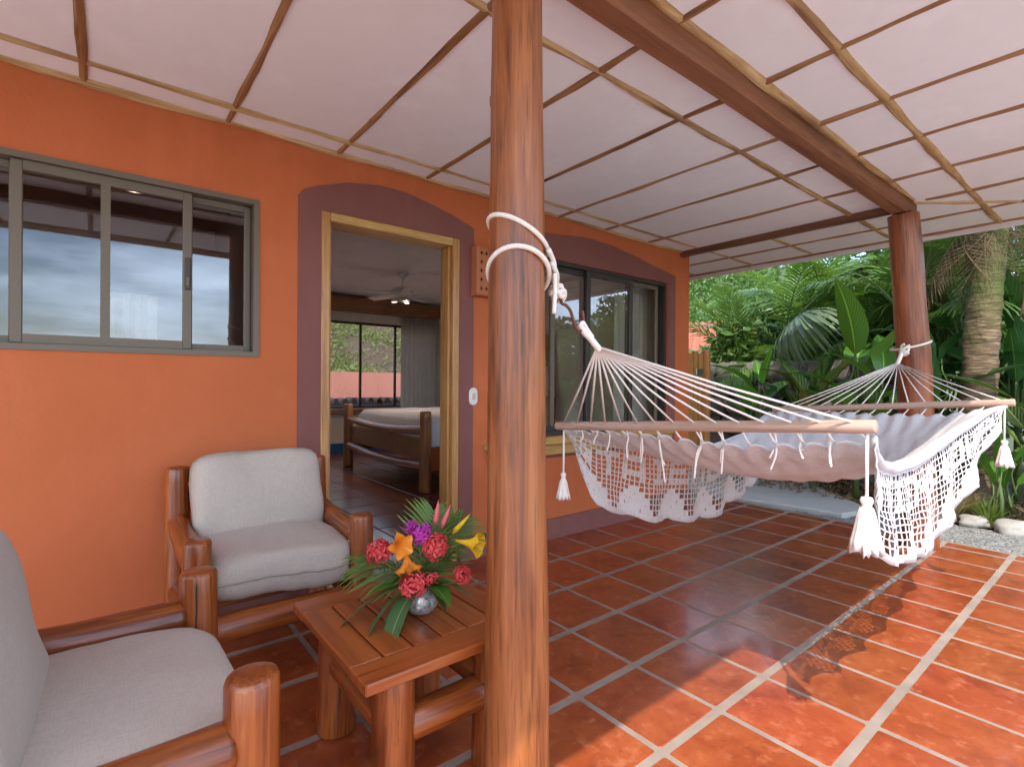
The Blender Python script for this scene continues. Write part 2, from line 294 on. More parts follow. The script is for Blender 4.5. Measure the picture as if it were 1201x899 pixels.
# ------------------------------------------------------------------ mesh helpers
class MB:
    def __init__(s): s.v = []; s.f = []; s.uv = None
    def add(s, vs, fs):
        o = len(s.v); s.v += [tuple(x) for x in vs]; s.f += [tuple(i+o for i in q) for q in fs]; return s
    def box(s, x0, x1, y0, y1, z0, z1, b=0):
        if b <= 0:
            vs = [(x, y, z) for z in (z0, z1) for y in (y0, y1) for x in (x0, x1)]
            return s.add(vs, [(0, 2, 3, 1), (4, 5, 7, 6), (0, 1, 5, 4), (2, 6, 7, 3), (0, 4, 6, 2), (1, 3, 7, 5)])
        rings = []
        for z, k in ((z0, b), (z0+b, 0), (z1-b, 0), (z1, b)):
            c = b*.6+k*.4 if k else b*.3
            xa, xb, ya, yb = x0+k, x1-k, y0+k, y1-k; e = b
            rings.append([(xa+e, ya, z), (xb-e, ya, z), (xb, ya+e, z), (xb, yb-e, z), (xb-e, yb, z), (xa+e, yb, z), (xa, yb-e, z), (xa, ya+e, z)])
        return s.rings(rings)
    def rings(s, rings, cap0=True, cap1=True, closed=True):
        o = len(s.v); n = len(rings[0])
        for r in rings: s.v += [tuple(p) for p in r]
        for i in range(len(rings)-1):
            for k in range(n if closed else n-1):
                a = o+i*n+k; b = o+i*n+(k+1) % n; s.f.append((a, b, b+n, a+n))
        if cap0: s.f.append(tuple(o+k for k in reversed(range(n))))
        if cap1: s.f.append(tuple(o+(len(rings)-1)*n+k for k in range(n)))
        return s
    def tube(s, path, rad, n=8, caps=True, squash=None):
        P = [Vector(p) for p in path]; rings = []; nrm = None
        for i, p in enumerate(P):
            d = (P[min(i+1, len(P)-1)]-P[max(i-1, 0)])
            if d.length < 1e-9: d = Vector((0, 0, 1))
            d.normalize()
            if nrm is None: nrm = d.orthogonal().normalized()
            else:
                nrm = nrm-d*nrm.dot(d); nrm = nrm.normalized() if nrm.length > 1e-6 else d.orthogonal().normalized()
            bn = d.cross(nrm); r = rad(i/(len(P)-1)) if callable(rad) else (rad[i] if isinstance(rad, (list, tuple)) else rad)
            rings.append([p+nrm*(math.cos(2*math.pi*k/n)*r)+bn*(math.sin(2*math.pi*k/n)*r) for k in range(n)])
        return s.rings(rings, caps, caps)
    def lathe(s, prof, n=24, c=(0, 0, 0)):
        return s.rings([[(c[0]+r*math.cos(2*math.pi*k/n), c[1]+r*math.sin(2*math.pi*k/n), c[2]+z) for k in range(n)] for r, z in prof])
    def grid(s, fn, nu, nv):
        o = len(s.v)
        for j in range(nv+1):
            for i in range(nu+1): s.v.append(tuple(fn(i/nu, j/nv)))
        for j in range(nv):
            for i in range(nu):
                a = o+j*(nu+1)+i; s.f.append((a, a+1, a+nu+2, a+nu+1))
        return s
    def build(s, name, mat, parent=None, smooth=True, loc=None, mesh_only=False):
        me = bpy.data.meshes.new(name); me.from_pydata(s.v, [], s.f); me.validate(); me.update()
        if smooth: me.polygons.foreach_set('use_smooth', [True]*len(me.polygons))
        if mat is not None: me.materials.append(M[mat] if isinstance(mat, str) else mat)
        if s.uv:
            uvl = me.uv_layers.new(name='UVMap')
            for l in me.loops: uvl.data[l.index].uv = s.uv[l.vertex_index]
        if mesh_only: return me
        return mkobj(name, me, parent, loc)
def mkobj(name, me, parent=None, loc=None):
    o = bpy.data.objects.new(name, me); COL.objects.link(o)
    if parent is not None: o.parent = parent
    if loc is not None: o.location = loc
    return o
def tag(o, label=None, cat=None, group=None, kind=None):
    if label: o['label'] = label
    if cat: o['category'] = cat
    if group: o['group'] = group
    if kind: o['kind'] = kind
    return o
def thing(name, label, cat, loc=(0, 0, 0), rz=0, group=None):
    o = bpy.data.objects.new(name, None); COL.objects.link(o); o.empty_display_size = .1
    o.location = loc; o.rotation_euler = (0, 0, rz); return tag(o, label, cat, group)
def auto_flat(o, ang=35):
    me = o.data
    try: me.set_sharp_from_angle(angle=R(ang))
    except Exception: pass
    return o
def log(name, p0, p1, r0, r1, mat, parent=None, seed=0, wob=.03, bend=0, n=18, seg=.05, knots=0, bev=.018, benddir=(0, 0, 1)):
    """a barked, slightly irregular log built along its own Z axis"""
    p0 = Vector(p0); p1 = Vector(p1); d = p1-p0; Ln = d.length; q = d.to_track_quat('Z', 'Y')
    bd = q.inverted() @ Vector(benddir); bd.z = 0
    zs = [0, bev*.3, bev]+[bev+(Ln-2*bev)*k/max(4, int(Ln/seg)) for k in range(1, max(4, int(Ln/seg)))]+[Ln-bev, Ln-bev*.3, Ln]
    rings = []
    for z in zs:
        u = z/Ln; e = min(z, Ln-z); k = 1.0
        if e < bev: k = 1-(bev/max(r0, r1))*.95*(1-math.sqrt(max(0, 1-(1-e/bev)**2)))
        off = bd*(bend*math.sin(math.pi*u)); ring = []
        for a in range(n):
            th = 2*math.pi*a/n; c, s_ = math.cos(th), math.sin(th)
            nz = noise.noise(Vector((c*.9+seed*7.1, s_*.9+seed*3.3, z*2.6+seed)))*wob*1.6+noise.noise(Vector((c*2.4+seed, s_*2.4, z*9+seed*5)))*wob*.5
            rr = (r0+(r1-r0)*u)*k*(1+nz)
            ring.append((off.x+c*rr, off.y+s_*rr, z))
        rings.append(ring)
    o = MB().rings(rings).build(name, mat, parent); o.location = p0; o.rotation_mode = 'QUATERNION'; o.rotation_quaternion = q
    return auto_flat(o, 50)
def lerp(tab, x):
    if x <= tab[0][0]: return tab[0][1]
    for (a, b), (c, d) in zip(tab, tab[1:]):
        if x <= c:
            t = (x-a)/(c-a); t = t*t*(3-2*t)*.4+t*.6; return b+(d-b)*t
    return tab[-1][1]

# ================================================================== STRUCTURE
# ---- ground
g = MB().grid(lambda u, v: (-400+800*u, -400+800*v, -.16), 40, 40).build('ground', 'ground', smooth=False); tag(g, kind='structure', label='lawn and soil around the house', cat='ground')

# ---- patio floor : grout bed with separate tiles
PX, PY = .3401, .3731
GX0, GY0 = 2.0793, 2.8342        # grout crossing i=0, j=0
FX0, FX1, FY0, FY1 = GX0-10*PX, 4.975, GY0-9*PY, 2.90
fl = MB().box(FX0-.02, FX1, FY0-.02, FY1, -.18, -.0014).build('patio_floor', 'grout', smooth=False)
tag(fl, 'patio floor of glazed terracotta tiles with wide beige grout', 'floor', kind='structure')
def tile_mesh(name, sx, sy, mat, b=.0022):
    mb = MB(); x, y = sx/2, sy/2; e = .006
    def rg(z, k): return [(-x+e+k, -y+k, z), (x-e-k, -y+k, z), (x-k, -y+e+k, z), (x-k, y-e-k, z), (x-e-k, y-k, z), (-x+e+k, y-k, z), (-x+k, y-e-k, z), (-x+k, -y+e+k, z)]
    mb.rings([rg(-.010, 0), rg(-.0025, 0), rg(0, b)], cap0=False); return mb.build(name, mat, smooth=False, mesh_only=True)
tm = tile_mesh('tile', PX-.0205, PY-.031, 'tile')
for j in range(9):
    for i in range(-10, 9):
        xc = GX0+(i+.5)*PX; yc = GY0-(j+.5)*PY
        if xc+PX/2 > FX1+.02: continue
        o = mkobj('tile', tm, fl, (xc+random.uniform(-.0015, .0015), yc+random.uniform(-.0015, .0015), random.uniform(-.0006, .0006)))
        o.rotation_euler = (random.uniform(-.0022, .0022), random.uniform(-.0022, .0022), random.uniform(-.004, .004)+(math.pi if random.random() < .5 else 0))
em = tile_mesh('tile', .125, PY-.034, 'tile')     # the cut tiles along the patio's end
for j in range(9):
    mkobj('tile', em, fl, (GX0+8*PX+.008+.0625+.01, GY0-(j+.5)*PY, 0))

tr_ = MB().box(FX0-.02, FX1, -7.0, FY0-.025, -.18, -.001).box(-5.5, FX0-.025, -7.0, 5.0, -.18, -.0012).build('bounce_paving', 'bounce_paving', smooth=False); tag(tr_, 'unseen pale stone paving added to bounce sun onto the porch ceiling', 'bounce_paving', kind='structure')  # added out of view, pale so that sunlight bounces up to the ceiling

# ---- bedroom floor
bf = MB().box(.92, 5.5, 3.02, 8.55, -.18, -.0045).build('bedroom_floor', 'kerb', smooth=False); tag(bf, 'dark terracotta tiled bedroom floor', 'floor', kind='structure')
bm_ = tile_mesh('tile', .388, .388, 'intile')
for i in range(10):
    for j in range(14):
        x = 1.13+i*.40; y = 3.24+j*.40
        if x > 1.75+(y-3)*.62+.5 or x < .95+(y-3)*.3-.3: continue
        o = mkobj('tile', bm_, bf, (x, y, 0)); o.rotation_euler = (random.uniform(-.002, .002), random.uniform(-.002, .002), 0)
th = MB().box(.93, 1.83, 2.905, 3.02, -.18, -.001).build('door_threshold', 'intile', fl, smooth=False)

# ---- porch ceiling
ZC = 2.44
ce = MB().box(-2.1, 5.46, .025, 2.875, ZC, ZC+.12)
ce.box(4.53, 5.46, 2.875, 6.5, ZC, ZC+.12).build('porch_ceiling', 'ceil', smooth=False)
pc = bpy.data.objects['porch_ceiling']; tag(pc, 'flat white plaster porch ceiling divided by cane battens', 'ceiling', kind='structure')
def batten(x0, y0, x1, y1, r, mat, seed, z=ZC):
    return log('batten', (x0, y0, z+.004), (x1, y1, z+.004), r, r*.95, mat, pc, seed, .34, 0, 10, .032, bev=.004)
k = 0
XS = [-1.75, -1.19, -.63, -.065, .483, 1.025, 1.582, 2.17, 2.725, 3.25, 3.83]
for X in XS:
    k += 1; batten(X, .02, X+.004, 2.855, .0165, 'batten', k)
for X in (4.46, 4.93):
    k += 1; batten(X, 1.17 if X < 4.6 else .02, X, 5.5 if X > 4.6 else 2.83, .0165, 'batten', k)
batten(4.40, .02, 4.40, .98, .0165, 'batten', 77)
for Y, r, x1 in ((2.67, .0165, 5.44), (1.42, .019, 5.44), (.75, .021, 5.44), (.06, .018, 5.44), (2.845, .021, 4.5)):
    k += 1; batten(-2.08, Y, x1, Y+.003, r, 'bark', k)
batten(4.56, 2.08, 5.44, 2.08, .017, 'bark', 91); batten(4.56, 3.35, 5.44, 3.35, .017, 'bark', 92); batten(4.56, 4.1, 5.44, 4.1, .017, 'bark', 93)
batten(-2.08, 1.032, 4.35, 1.035, .021, 'bark', 94)        # trim along the big beam
batten(4.42, 1.05, 5.42, .12, .019, 'bark', 95)           # hip line
batten(5.425, .02, 5.425, 6.2, .021, 'batten', 96)
fa = MB().box(5.46, 5.485, .0, 6.5, ZC-.045, ZC+.16).box(-2.1, 5.46, .0, .025, ZC-.045, ZC+.16).build('fascia', 'ceil', pc, smooth=False)
rf = MB()
rf.add([(-2.2, -.085, ZC+.125), (5.6, -.085, ZC+.125), (5.6, 8.75, ZC+.86), (-2.2, 8.75, ZC+.86), (-2.2, -.085, ZC+.2), (5.6, -.085, ZC+.2), (5.6, 8.75, ZC+.96), (-2.2, 8.75, ZC+.96)],
       [(0, 3, 2, 1), (4, 5, 6, 7), (0, 1, 5, 4), (1, 2, 6, 5), (2, 3, 7, 6), (3, 0, 4, 7)])
rf = rf.build('roof', 'clay', smooth=False); tag(rf, 'shallow clay roof above the porch and bedroom', 'roof', kind='structure')

# ---- beams and posts
bb = MB()
rings = []
for kx in range(60):
    x = -2.1+6.58*kx/59; wv = .008*noise.noise(Vector((x*1.3, 0, 5))); wz = .007*noise.noise(Vector((x*1.1, 3, 1)))
    y0, y1 = 1.048+wv, 1.150+wv*.6; z0 = 2.350+wz; e = .012
    rings.append([(x, y0+e, z0), (x, y1-e, z0), (x, y1, z0+e), (x, y1, ZC+.02), (x, y0, ZC+.02), (x, y0, z0+e)])
bb.rings(rings); o = auto_flat(bb.build('roof_beam', 'beam'), 40); tag(o, 'long rough-hewn brown beam under the porch ceiling', 'beam')
hb = MB()
rings = []
for ky in range(20):
    y = 1.13+1.80*ky/19; e = .008; wz = .004*noise.noise(Vector((y*2, 0, 2)))
    rings.append([(4.36+e, y, 2.39+wz), (4.36, y, 2.39+wz+e), (4.36, y, ZC+.01), (4.425, y, ZC+.01), (4.425, y, 2.39+wz+e), (4.425-e, y, 2.39+wz)])
o = auto_flat(hb.rings(rings).build('header_beam', 'header'), 40); tag(o, 'slim dark header beam from the house corner to the red post', 'beam')
p1 = log('porch_post', (.903, 1.092, 0), (.893, 1.104, 2.352),   .0905, .0685, 'post', None, 3, .03, .006, 28, .04, bev=.006)
tag(p1, 'thick golden brown log post with white rope wrapped around it', 'post')
def post_knot(ang, z, sx, sz):
    """a healed branch knot: a raised oval lip with a dark sunken heart, in the post's own frame"""
    rr = .0905-.022*z/2.35; e = Vector((math.cos(ang), math.sin(ang), 0)); s_ = Vector((-math.sin(ang), math.cos(ang), 0)); mb = MB(); rings = []
    for k_, d in ((1.5, -.006), (1.15, .0008), (.9, .0035), (.65, .0025), (.45, .0012)): rings.append([tuple(e*(rr+d-(1-math.cos(min(1.2, abs(math.cos(a)*sx*k_/rr))))*rr)+s_*(math.cos(a)*sx*k_)+Vector((0, 0, z+math.sin(a)*sz*k_*(1+.15*math.sin(3*a))))) for a in [2*math.pi*q/18 for q in range(18)]])
    o = mb.rings(rings, False, False).build('knot', 'post', p1)
    MB().rings([[tuple(e*(rr+.0008)+s_*(math.cos(a)*sx*.5)+Vector((0, 0, z+math.sin(a)*sz*.5))) for a in [2*math.pi*q/14 for q in range(14)]]], True, False).build('knot_heart', 'darkwood', o)
def post_crack(ang, z0, z1, wd):
    pts = []; n = 12
    for k_ in range(n+1):
        z = z0+(z1-z0)*k_/n; rr = .0905-.022*z/2.35; a = ang+.05*noise.noise(Vector((z*6, ang, 0))); pts.append((math.cos(a)*(rr-.0006), math.sin(a)*(rr-.0006), z))
    MB().tube(pts, lambda u: wd*math.sin(math.pi*(.05+.9*u)), 5).build('crack', 'darkwood', p1)
_ca = math.atan2(-1.1, -.9)
post_knot(_ca-.12, .765, .011, .007); post_knot(_ca+.75, 1.95, .010, .014); post_knot(_ca-.55, .28, .012, .016)
post_crack(_ca+.1, .42, .72, .0012); post_crack(_ca-.5, 1.0, 1.42, .0012); post_crack(_ca+.45, 1.62, 2.2, .0014); post_crack(_ca-.2, 1.85, 2.25, .001); post_crack(_ca+.55, .1, .55, .0013)
p2 = log('porch_post', (4.66, 1.05, 0), (4.34, 1.088, 2.352), .108, .092, 'rpost', None, 8, .05, .012, 24, .05, bev=.01, benddir=(.4, -1, 0))
tag(p2, 'crooked red-brown log post beside the garden', 'post')

# ================================================================== HOUSE
house = thing('house', 'orange stucco house wall with maroon-edged door and windows', 'house', (0, 2.86, 0))
def wallgrid(xs, zs, holes, y0, y1):
    """wall slab with rectangular openings (hole = x0,x1,z0,z1), in coordinates of the house"""
    mb = MB(); xs = sorted(set(xs)); zs = sorted(set(zs))
    def inh(x, z): return any(a < x < b and c < z < d for a, b, c, d in holes)
    for a, b in zip(xs, xs[1:]):
        for c, d in zip(zs, zs[1:]):
            if inh((a+b)/2, (c+d)/2): continue
            mb.add([(a, y0, c), (b, y0, c), (b, y0, d), (a, y0, d)], [(0, 1, 2, 3)]); mb.add([(a, y1, c), (b, y1, c), (b, y1, d), (a, y1, d)], [(0, 3, 2, 1)])
    for a, b, c, d in holes:
        mb.add([(a, y0, c), (a, y1, c), (a, y1, d), (a, y0, d)], [(0, 1, 2, 3)]); mb.add([(b, y0, c), (b, y1, c), (b, y1, d), (b, y0, d)], [(0, 3, 2, 1)])
        mb.add([(a, y0, d), (b, y0, d), (b, y1, d), (a, y1, d)], [(0, 3, 2, 1)]); mb.add([(a, y0, c), (b, y0, c), (b, y1, c), (a, y1, c)], [(0, 1, 2, 3)])
    a, b, c, d = xs[0], xs[-1], zs[0], zs[-1]
    mb.add([(a, y0, c), (a, y1, c), (a, y1, d), (a, y0, d)], [(0, 3, 2, 1)]); mb.add([(b, y0, c), (b, y1, c), (b, y1, d), (b, y0, d)], [(0, 1, 2, 3)])
    mb.add([(a, y0, d), (b, y0, d), (b, y1, d), (a, y1, d)], [(0, 1, 2, 3)])
    return mb
H1 = (-.86, .632, 1.29, 2.088); HD = (.945, 1.838, -.1, 2.108); H2 = (2.23, 4.165, .765, 2.112)
xs = [-2.1, 4.52]+[v for h in (H1, HD, H2) for v in h[:2]]; zs = [-.18, 2.55]+[v for h in (H1, HD, H2) for v in h[2:]]
wallgrid(xs, zs, [H1, HD, H2], 0, .16).build('front_wall', 'orange', house, smooth=False)
# maroon surrounds (raised plaster bands with arched heads)
def surround(x0, x1, ztab, z0, holes, name):
    mb = MB(); n = 40; yf = -.006
    cols = sorted(set([x0+(x1-x0)*i/n for i in range(n+1)]+[v for h in holes for v in h[:2]]))
    for a, b in zip(cols, cols[1:]):
        za, zb = lerp(ztab, a), lerp(ztab, b); m_ = (a+b)/2; segs = [(z0, None)]
        h = [q for q in holes if q[0] < m_ < q[1]]
        if h:
            segs = [(h[0][3], None)]
            if h[0][2] > z0: segs.append((z0, h[0][2]))
        for lo, hi in segs:
            ta, tb = (za, zb) if hi is None else (hi, hi)
            mb.add([(a, yf, lo), (b, yf, lo), (b, yf, tb), (a, yf, ta)], [(0, 1, 2, 3)])
            if hi is None: mb.add([(a, yf, ta), (b, yf, tb), (b, 0, tb), (a, 0, ta)], [(0, 1, 2, 3)])
    mb.add([(x0, yf, z0), (x0, 0, z0), (x0, 0, lerp(ztab, x0)), (x0, yf, lerp(ztab, x0))], [(0, 3, 2, 1)])
    mb.add([(x1, yf, z0), (x1, 0, z0), (x1, 0, lerp(ztab, x1)), (x1, yf, lerp(ztab, x1))], [(0, 1, 2, 3)])
    return mb.build(name, 'maroon', house, smooth=False)
surround(.823, 1.955, [(.823, 2.165), (.84, 2.198), (.95, 2.245), (1.10, 2.295), (1.30, 2.325), (1.45, 2.322), (1.6, 2.297), (1.78, 2.255), (1.92, 2.213), (1.955, 2.195)], .142, [HD], 'door_surround')
surround(2.11, 4.282, [(2.11, 2.205), (2.35, 2.25), (2.6, 2.295), (3.07, 2.338), (3.35, 2.328), (3.62, 2.293), (4.05, 2.225), (4.2, 2.205), (4.282, 2.19)], .60, [H2], 'window_surround')
for a, b in ((-2.1, .94), (1.84, 4.54)):
    mb = MB(); prof = [(-.012, .14), (-.018, .13), (-.02, .05), (-.032, .02), (-.055, -.003), (-.055, -.02), (.0, -.02), (.0, .14)]
    mb.rings([[(x, y, z) for y, z in prof] for x in (a, b)]); auto_flat(mb.build('baseboard', 'maroon', house), 60)
# side wall, back wall, interior
sw = MB(); a, b = Vector((4.52, .0, 0)), Vector((5.36, 5.7, 0)); n_ = Vector((b.y-a.y, -(b.x-a.x), 0)).normalized()*-.16
sw.add([(a.x, a.y, -.18), (b.x, b.y, -.18), (b.x, b.y, 2.55), (a.x, a.y, 2.55), (a.x+n_.x, a.y+.16, -.18), (b.x+n_.x, b.y, -.18), (b.x+n_.x, b.y, 2.55), (a.x+n_.x, a.y+.16, 2.55)], [(0, 1, 2, 3), (4, 7, 6, 5), (3, 2, 6, 7)])
sw.build('side_wall', 'orange', house, smooth=False)
MB().add([(4.335, .175, -.05), (5.165, 5.52, -.05), (5.165, 5.52, 2.64), (4.335, .175, 2.64)], [(0, 1, 2, 3)]).build('interior_wall', 'inwall', house, smooth=False)
MB().add([(.90, .175, -.05), (.90, 5.52, -.05), (.90, 5.52, 2.64), (.90, .175, 2.64)], [(0, 3, 2, 1)]).build('interior_wall', 'inwall', house, smooth=False)
HB = (1.05, 4.78, .72, 2.17)  # opening widened past its seen part to light the room and curtain
wallgrid([.70, 5.36, HB[0], HB[1]], [-.18, 2.66, HB[2], HB[3]], [HB], 5.53, 5.70).build('back_wall', 'inwall', house, smooth=False)
MB().box(.90, 5.2, 5.51, 5.529, 0, .15).build('blue_skirting', 'bluebase', house, smooth=False)
ci = MB().box(.80, 5.4, .16, 5.75, 2.60, 2.66).build('bedroom_ceiling', 'ceil', house, smooth=False)
# the dark room behind the left window
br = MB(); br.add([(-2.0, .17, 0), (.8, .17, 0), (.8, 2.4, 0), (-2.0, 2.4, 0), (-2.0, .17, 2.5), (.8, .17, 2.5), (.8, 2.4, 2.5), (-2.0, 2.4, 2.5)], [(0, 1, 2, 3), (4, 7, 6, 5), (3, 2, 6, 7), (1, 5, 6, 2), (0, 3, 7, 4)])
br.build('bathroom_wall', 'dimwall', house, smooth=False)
dl = thing('recessed_lamp', 'small round lit ceiling lamp behind the left window', 'ceiling lamp', (.185, 4.45, 2.497))
MB().lathe([(.001, -.004), (.05, -.004), (.05, 0), (.001, 0)], 20).build('bulb', 'lampglow', dl); MB().lathe([(.052, 0), (.052, -.008), (.068, -.006), (.07, 0)], 20).build('ring', 'white', dl)
# roof edges over the house interior are covered by the roof slab

# ---- window builder (in house coordinates); panes, sashes
def sash(win, x0, x1, z0, z1, y, wdt, mat, glass=True, th=.025):
    s_ = MB().box(x0, x0+wdt, y, y+th, z0, z1, .003).box(x1-wdt, x1, y, y+th, z0, z1, .003).box(x0+wdt, x1-wdt, y+.001, y+th-.001, z0, z0+wdt).box(x0+wdt, x1-wdt, y+.001, y+th-.001, z1-wdt, z1).build('sash', mat, win, smooth=False)
    return s_
def pane(win, x0, x1, z0, z1, y): return MB().box(x0-.004, x1+.004, y, y+.004, z0-.004, z1+.004).build('pane', 'glass', win, smooth=False)
def window(hole, depth, mat, fwid=.03, y0=.03):
    x0, x1, z0, z1 = hole
    f = MB().box(x0, x0+fwid, y0, y0+depth, z0, z1).box(x1-fwid, x1, y0, y0+depth, z0, z1).box(x0+fwid, x1-fwid, y0+.001, y0+depth-.001, z0, z0+fwid).box(x0+fwid, x1-fwid, y0+.001, y0+depth-.001, z1-fwid, z1)
    return f.build('window', mat, house, smooth=False)
w1 = window(H1, .10, 'alu', .026, -.008); w1['label'] = 'bronze aluminium sliding window reflecting the sky'
zb, zt = 1.318, 2.060
sash(w1, -.285, .342, zb, zt, .012, .038, 'alu'); MB().box(.000, .034, .013, .036, zb+.038, zt-.038).build('mullion', 'alu', w1, smooth=False)
pane(w1, -.247, .0, zb+.038, zt-.038, .022); pane(w1, .034, .304, zb+.038, zt-.038, .022)
sash(w1, .318, .604, zb, zt, .052, .03, 'alu'); pane(w1, .348, .574, zb+.03, zt-.03, .062)
sash(w1, -.832, -.262, zb, zt, .052, .03, 'alu'); pane(w1, -.802, -.292, zb+.03, zt-.03, .062)
lt = MB().box(.312, .336, .004, .013, 1.60, 1.75, .003).build('latch', 'dalu', w1, smooth=False); MB().box(.318, .330, -.002, .006, 1.615, 1.66, .002).build('latch_lever', 'alu', w1, smooth=False)
w2 = window(H2, .11, 'dalu', .03, .012); w2['label'] = 'dark bronze sliding window of four panes'
zb, zt = .795, 2.082
sash(w2, 2.26, 3.15, zb, zt, .06, .04, 'dalu'); MB().box(2.725, 2.765, .061, .084, zb+.04, zt-.04).build('mullion', 'alu', w2, smooth=False)
pane(w2, 2.30, 2.725, zb+.04, zt-.04, .07); pane(w2, 2.765, 3.11, zb+.04, zt-.04, .07)
sash(w2, 3.09, 3.68, zb, zt, .022, .045, 'dalu'); pane(w2, 3.135, 3.635, zb+.045, zt-.045, .032)
sash(w2, 3.64, 4.10, zb, zt, .06, .036, 'alu'); pane(w2, 3.676, 4.064, zb+.036, zt-.036, .07)
MB().box(2.05, 4.22, -.055, .02, .70, .764, .012).box(2.07, 4.20, -.04, .0, .625, .699, .008).build('window_sill', 'sill', house, smooth=False)
# door lining
df = thing('door_frame', None, None); df.parent = house
for kk in ('label', 'category'):
    if kk in df: del df[kk]
def plank(x0, x1, y0, y1, z0, z1, mat, parent, name, b=.004): return MB().box(x0, x1, y0, y1, z0, z1, b).build(name, mat, parent, smooth=False)
plank(.945, .992, -.014, .15, 0, 2.105, 'frame_wood', df, 'jamb'); plank(1.79, 1.838, -.014, .15, 0, 2.105, 'frame_wood', df, 'jamb')
plank(.993, 1.789, -.013, .15, 2.055, 2.105, 'sill', df, 'head')
plank(1.772, 1.789, .02, .09, 0, 2.054, 'frame_wood', df, 'door_stop', .003); plank(.993, 1.008, .02, .09, 0, 2.054, 'frame_wood', df, 'door_stop', .003)

# ---- bedroom window
wb = window(HB, .08, 'dalu', .035, 5.56)
for x in (1.55, 2.33, 3.46, 4.10): MB().box(x-.018, x+.018, 5.575, 5.61, HB[2]+.035, HB[3]-.035).build('mullion', 'dalu', wb, smooth=False)
for a, b in ((HB[0]+.035, 1.532), (1.568, 2.312), (2.348, 3.442), (3.478, 4.082), (4.118, HB[1]-.035)): pane(wb, a, b, HB[2]+.035, HB[3]-.035, 5.59)
MB().box(HB[0]-.1, HB[1]+.1, 5.44, 5.56, .63, .715, .01).build('window_sill', 'valance', house, smooth=False)
va = MB().box(1.2, 4.90, 8.22, 8.385, 2.32, 2.56, .01).build('curtain_valance', 'valance', smooth=False); tag(va, 'long wooden curtain valance above the bedroom window', 'valance')
def curtain(name, x0, x1, y, z0, z1, folds, amp, label):
    def fn(u, v):
        a = amp*(.6+.4*v); ph = 2*math.pi*folds*(u+.012*math.sin(9*u+2*v))
        return (x0+(x1-x0)*u+.01*math.sin(ph*2), y+a*math.sin(ph)*(.7+.3*math.sin(5*u)), z1+(z0-z1)*v)
    o = MB().grid(fn, folds*12, 6).build(name, 'curtain'); md = o.modifiers.new('thick', 'SOLIDIFY'); md.thickness = .004
    return tag(o, label, 'curtain')
curtain('curtain', 4.14, 4.90, 8.30, .04, 2.32, 9, .035, 'pale curtain gathered beside the bedroom window seen through the door')
curtain('curtain', 3.72, 4.31, 3.13, .05, 2.3, 8, .03, 'white curtain hanging inside the dark bronze window')
curtain('curtain', .02, .24, 3.35, 1.0, 1.62, 4, .02, 'short white curtain behind the sliding window pane with the latch')

# ---- things on the wall
sc_ = thing('light_switch', 'white oval light switch plate between door and post', 'switch', (1.955, 2.846, 1.075))
def oval(w_, h_, y0, y1, b):
    mb = MB(); rr = []
    for y, k_ in ((y1, 0), (y0+b, 0), (y0, b)):
        ring = []
        for a in range(28):
            th = 2*math.pi*a/28; rx = w_/2-k_; ring.append((math.cos(th)*rx, y, (h_/2-w_/2)*(1 if math.sin(th) > 0 else -1)*(1 if abs(math.sin(th)) > 1e-6 else 0)+math.sin(th)*rx))
        rr.append(ring)
    return mb.rings(rr)
oval(.068, .118, 0, .014, .004).build('plate', 'white', sc_, smooth=False); MB().box(-.012, .012, -.006, .001, -.022, .022, .003).build('toggle', 'shade', sc_, smooth=False)
ws = thing('wall_lamp', 'square terracotta wall lamp with diamond cut-outs half hidden by the post', 'wall lamp', (2.03, 2.86, 1.91))
def ws_front():
    mb = MB(); W, Hh, D, nx, nz = .19, .325, .075, 4, 5
    cell = (W-.03)/nx; ch = (Hh-.03)/nz; x0 = -W/2+.015; z0 = -Hh/2+.015
    for i in range(nx):
        for j in range(nz):
            cx, cz = x0+(i+.5)*cell, z0+(j+.5)*ch; out = [(cx-cell/2, cz-ch/2), (cx+cell/2, cz-ch/2), (cx+cell/2, cz+ch/2), (cx-cell/2, cz+ch/2)]
            edge_cell = i in (0, nx-1) or j in (0, nz-1)
            if not edge_cell: mb.add([(p[0], -D, p[1]) for p in out], [(0, 1, 2, 3)]); continue
            rx, rz = cell*.27, ch*.30; dm = [(cx, cz-rz), (cx+rx, cz), (cx, cz+rz), (cx-rx, cz)]
            vs = [(p[0], -D, p[1]) for p in out]+[(p[0], -D, p[1]) for p in dm]+[(p[0], -D+.012, p[1]) for p in dm]
            mb.add(vs, [(0, 1, 4), (1, 5, 4), (1, 2, 5), (2, 6, 5), (2, 3, 6), (3, 7, 6), (3, 0, 7), (0, 4, 7), (4, 5, 9, 8), (5, 6, 10, 9), (6, 7, 11, 10), (7, 4, 8, 11)])
    e = .015
    mb.add([(-W/2, -D+.008, -Hh/2), (W/2, -D+.008, -Hh/2), (W/2, -D+.008, Hh/2), (-W/2, -D+.008, Hh/2), (-W/2+e, -D, -Hh/2+e), (W/2-e, -D, -Hh/2+e), (W/2-e, -D, Hh/2-e), (-W/2+e, -D, Hh/2-e)], [(0, 1, 5, 4), (1, 2, 6, 5), (2, 3, 7, 6), (3, 0, 4, 7)])
    mb.add([(-W/2, -D+.008, -Hh/2), (W/2, -D+.008, -Hh/2), (W/2, -D+.008, Hh/2), (-W/2, -D+.008, Hh/2), (-W/2, .002, -Hh/2), (W/2, .002, -Hh/2), (W/2, .002, Hh/2), (-W/2, .002, Hh/2)], [(0, 4, 5, 1), (1, 5, 6, 2), (2, 6, 7, 3), (3, 7, 4, 0)])
    return mb
ws_front().build('lamp_cover', 'terracotta', ws, smooth=False); MB().box(-.08, .08, -.052, -.048, -.15, .15).build('inner_dark_sheet', 'black', ws, smooth=False)  # flat black sheet stands in for the shade inside the cover

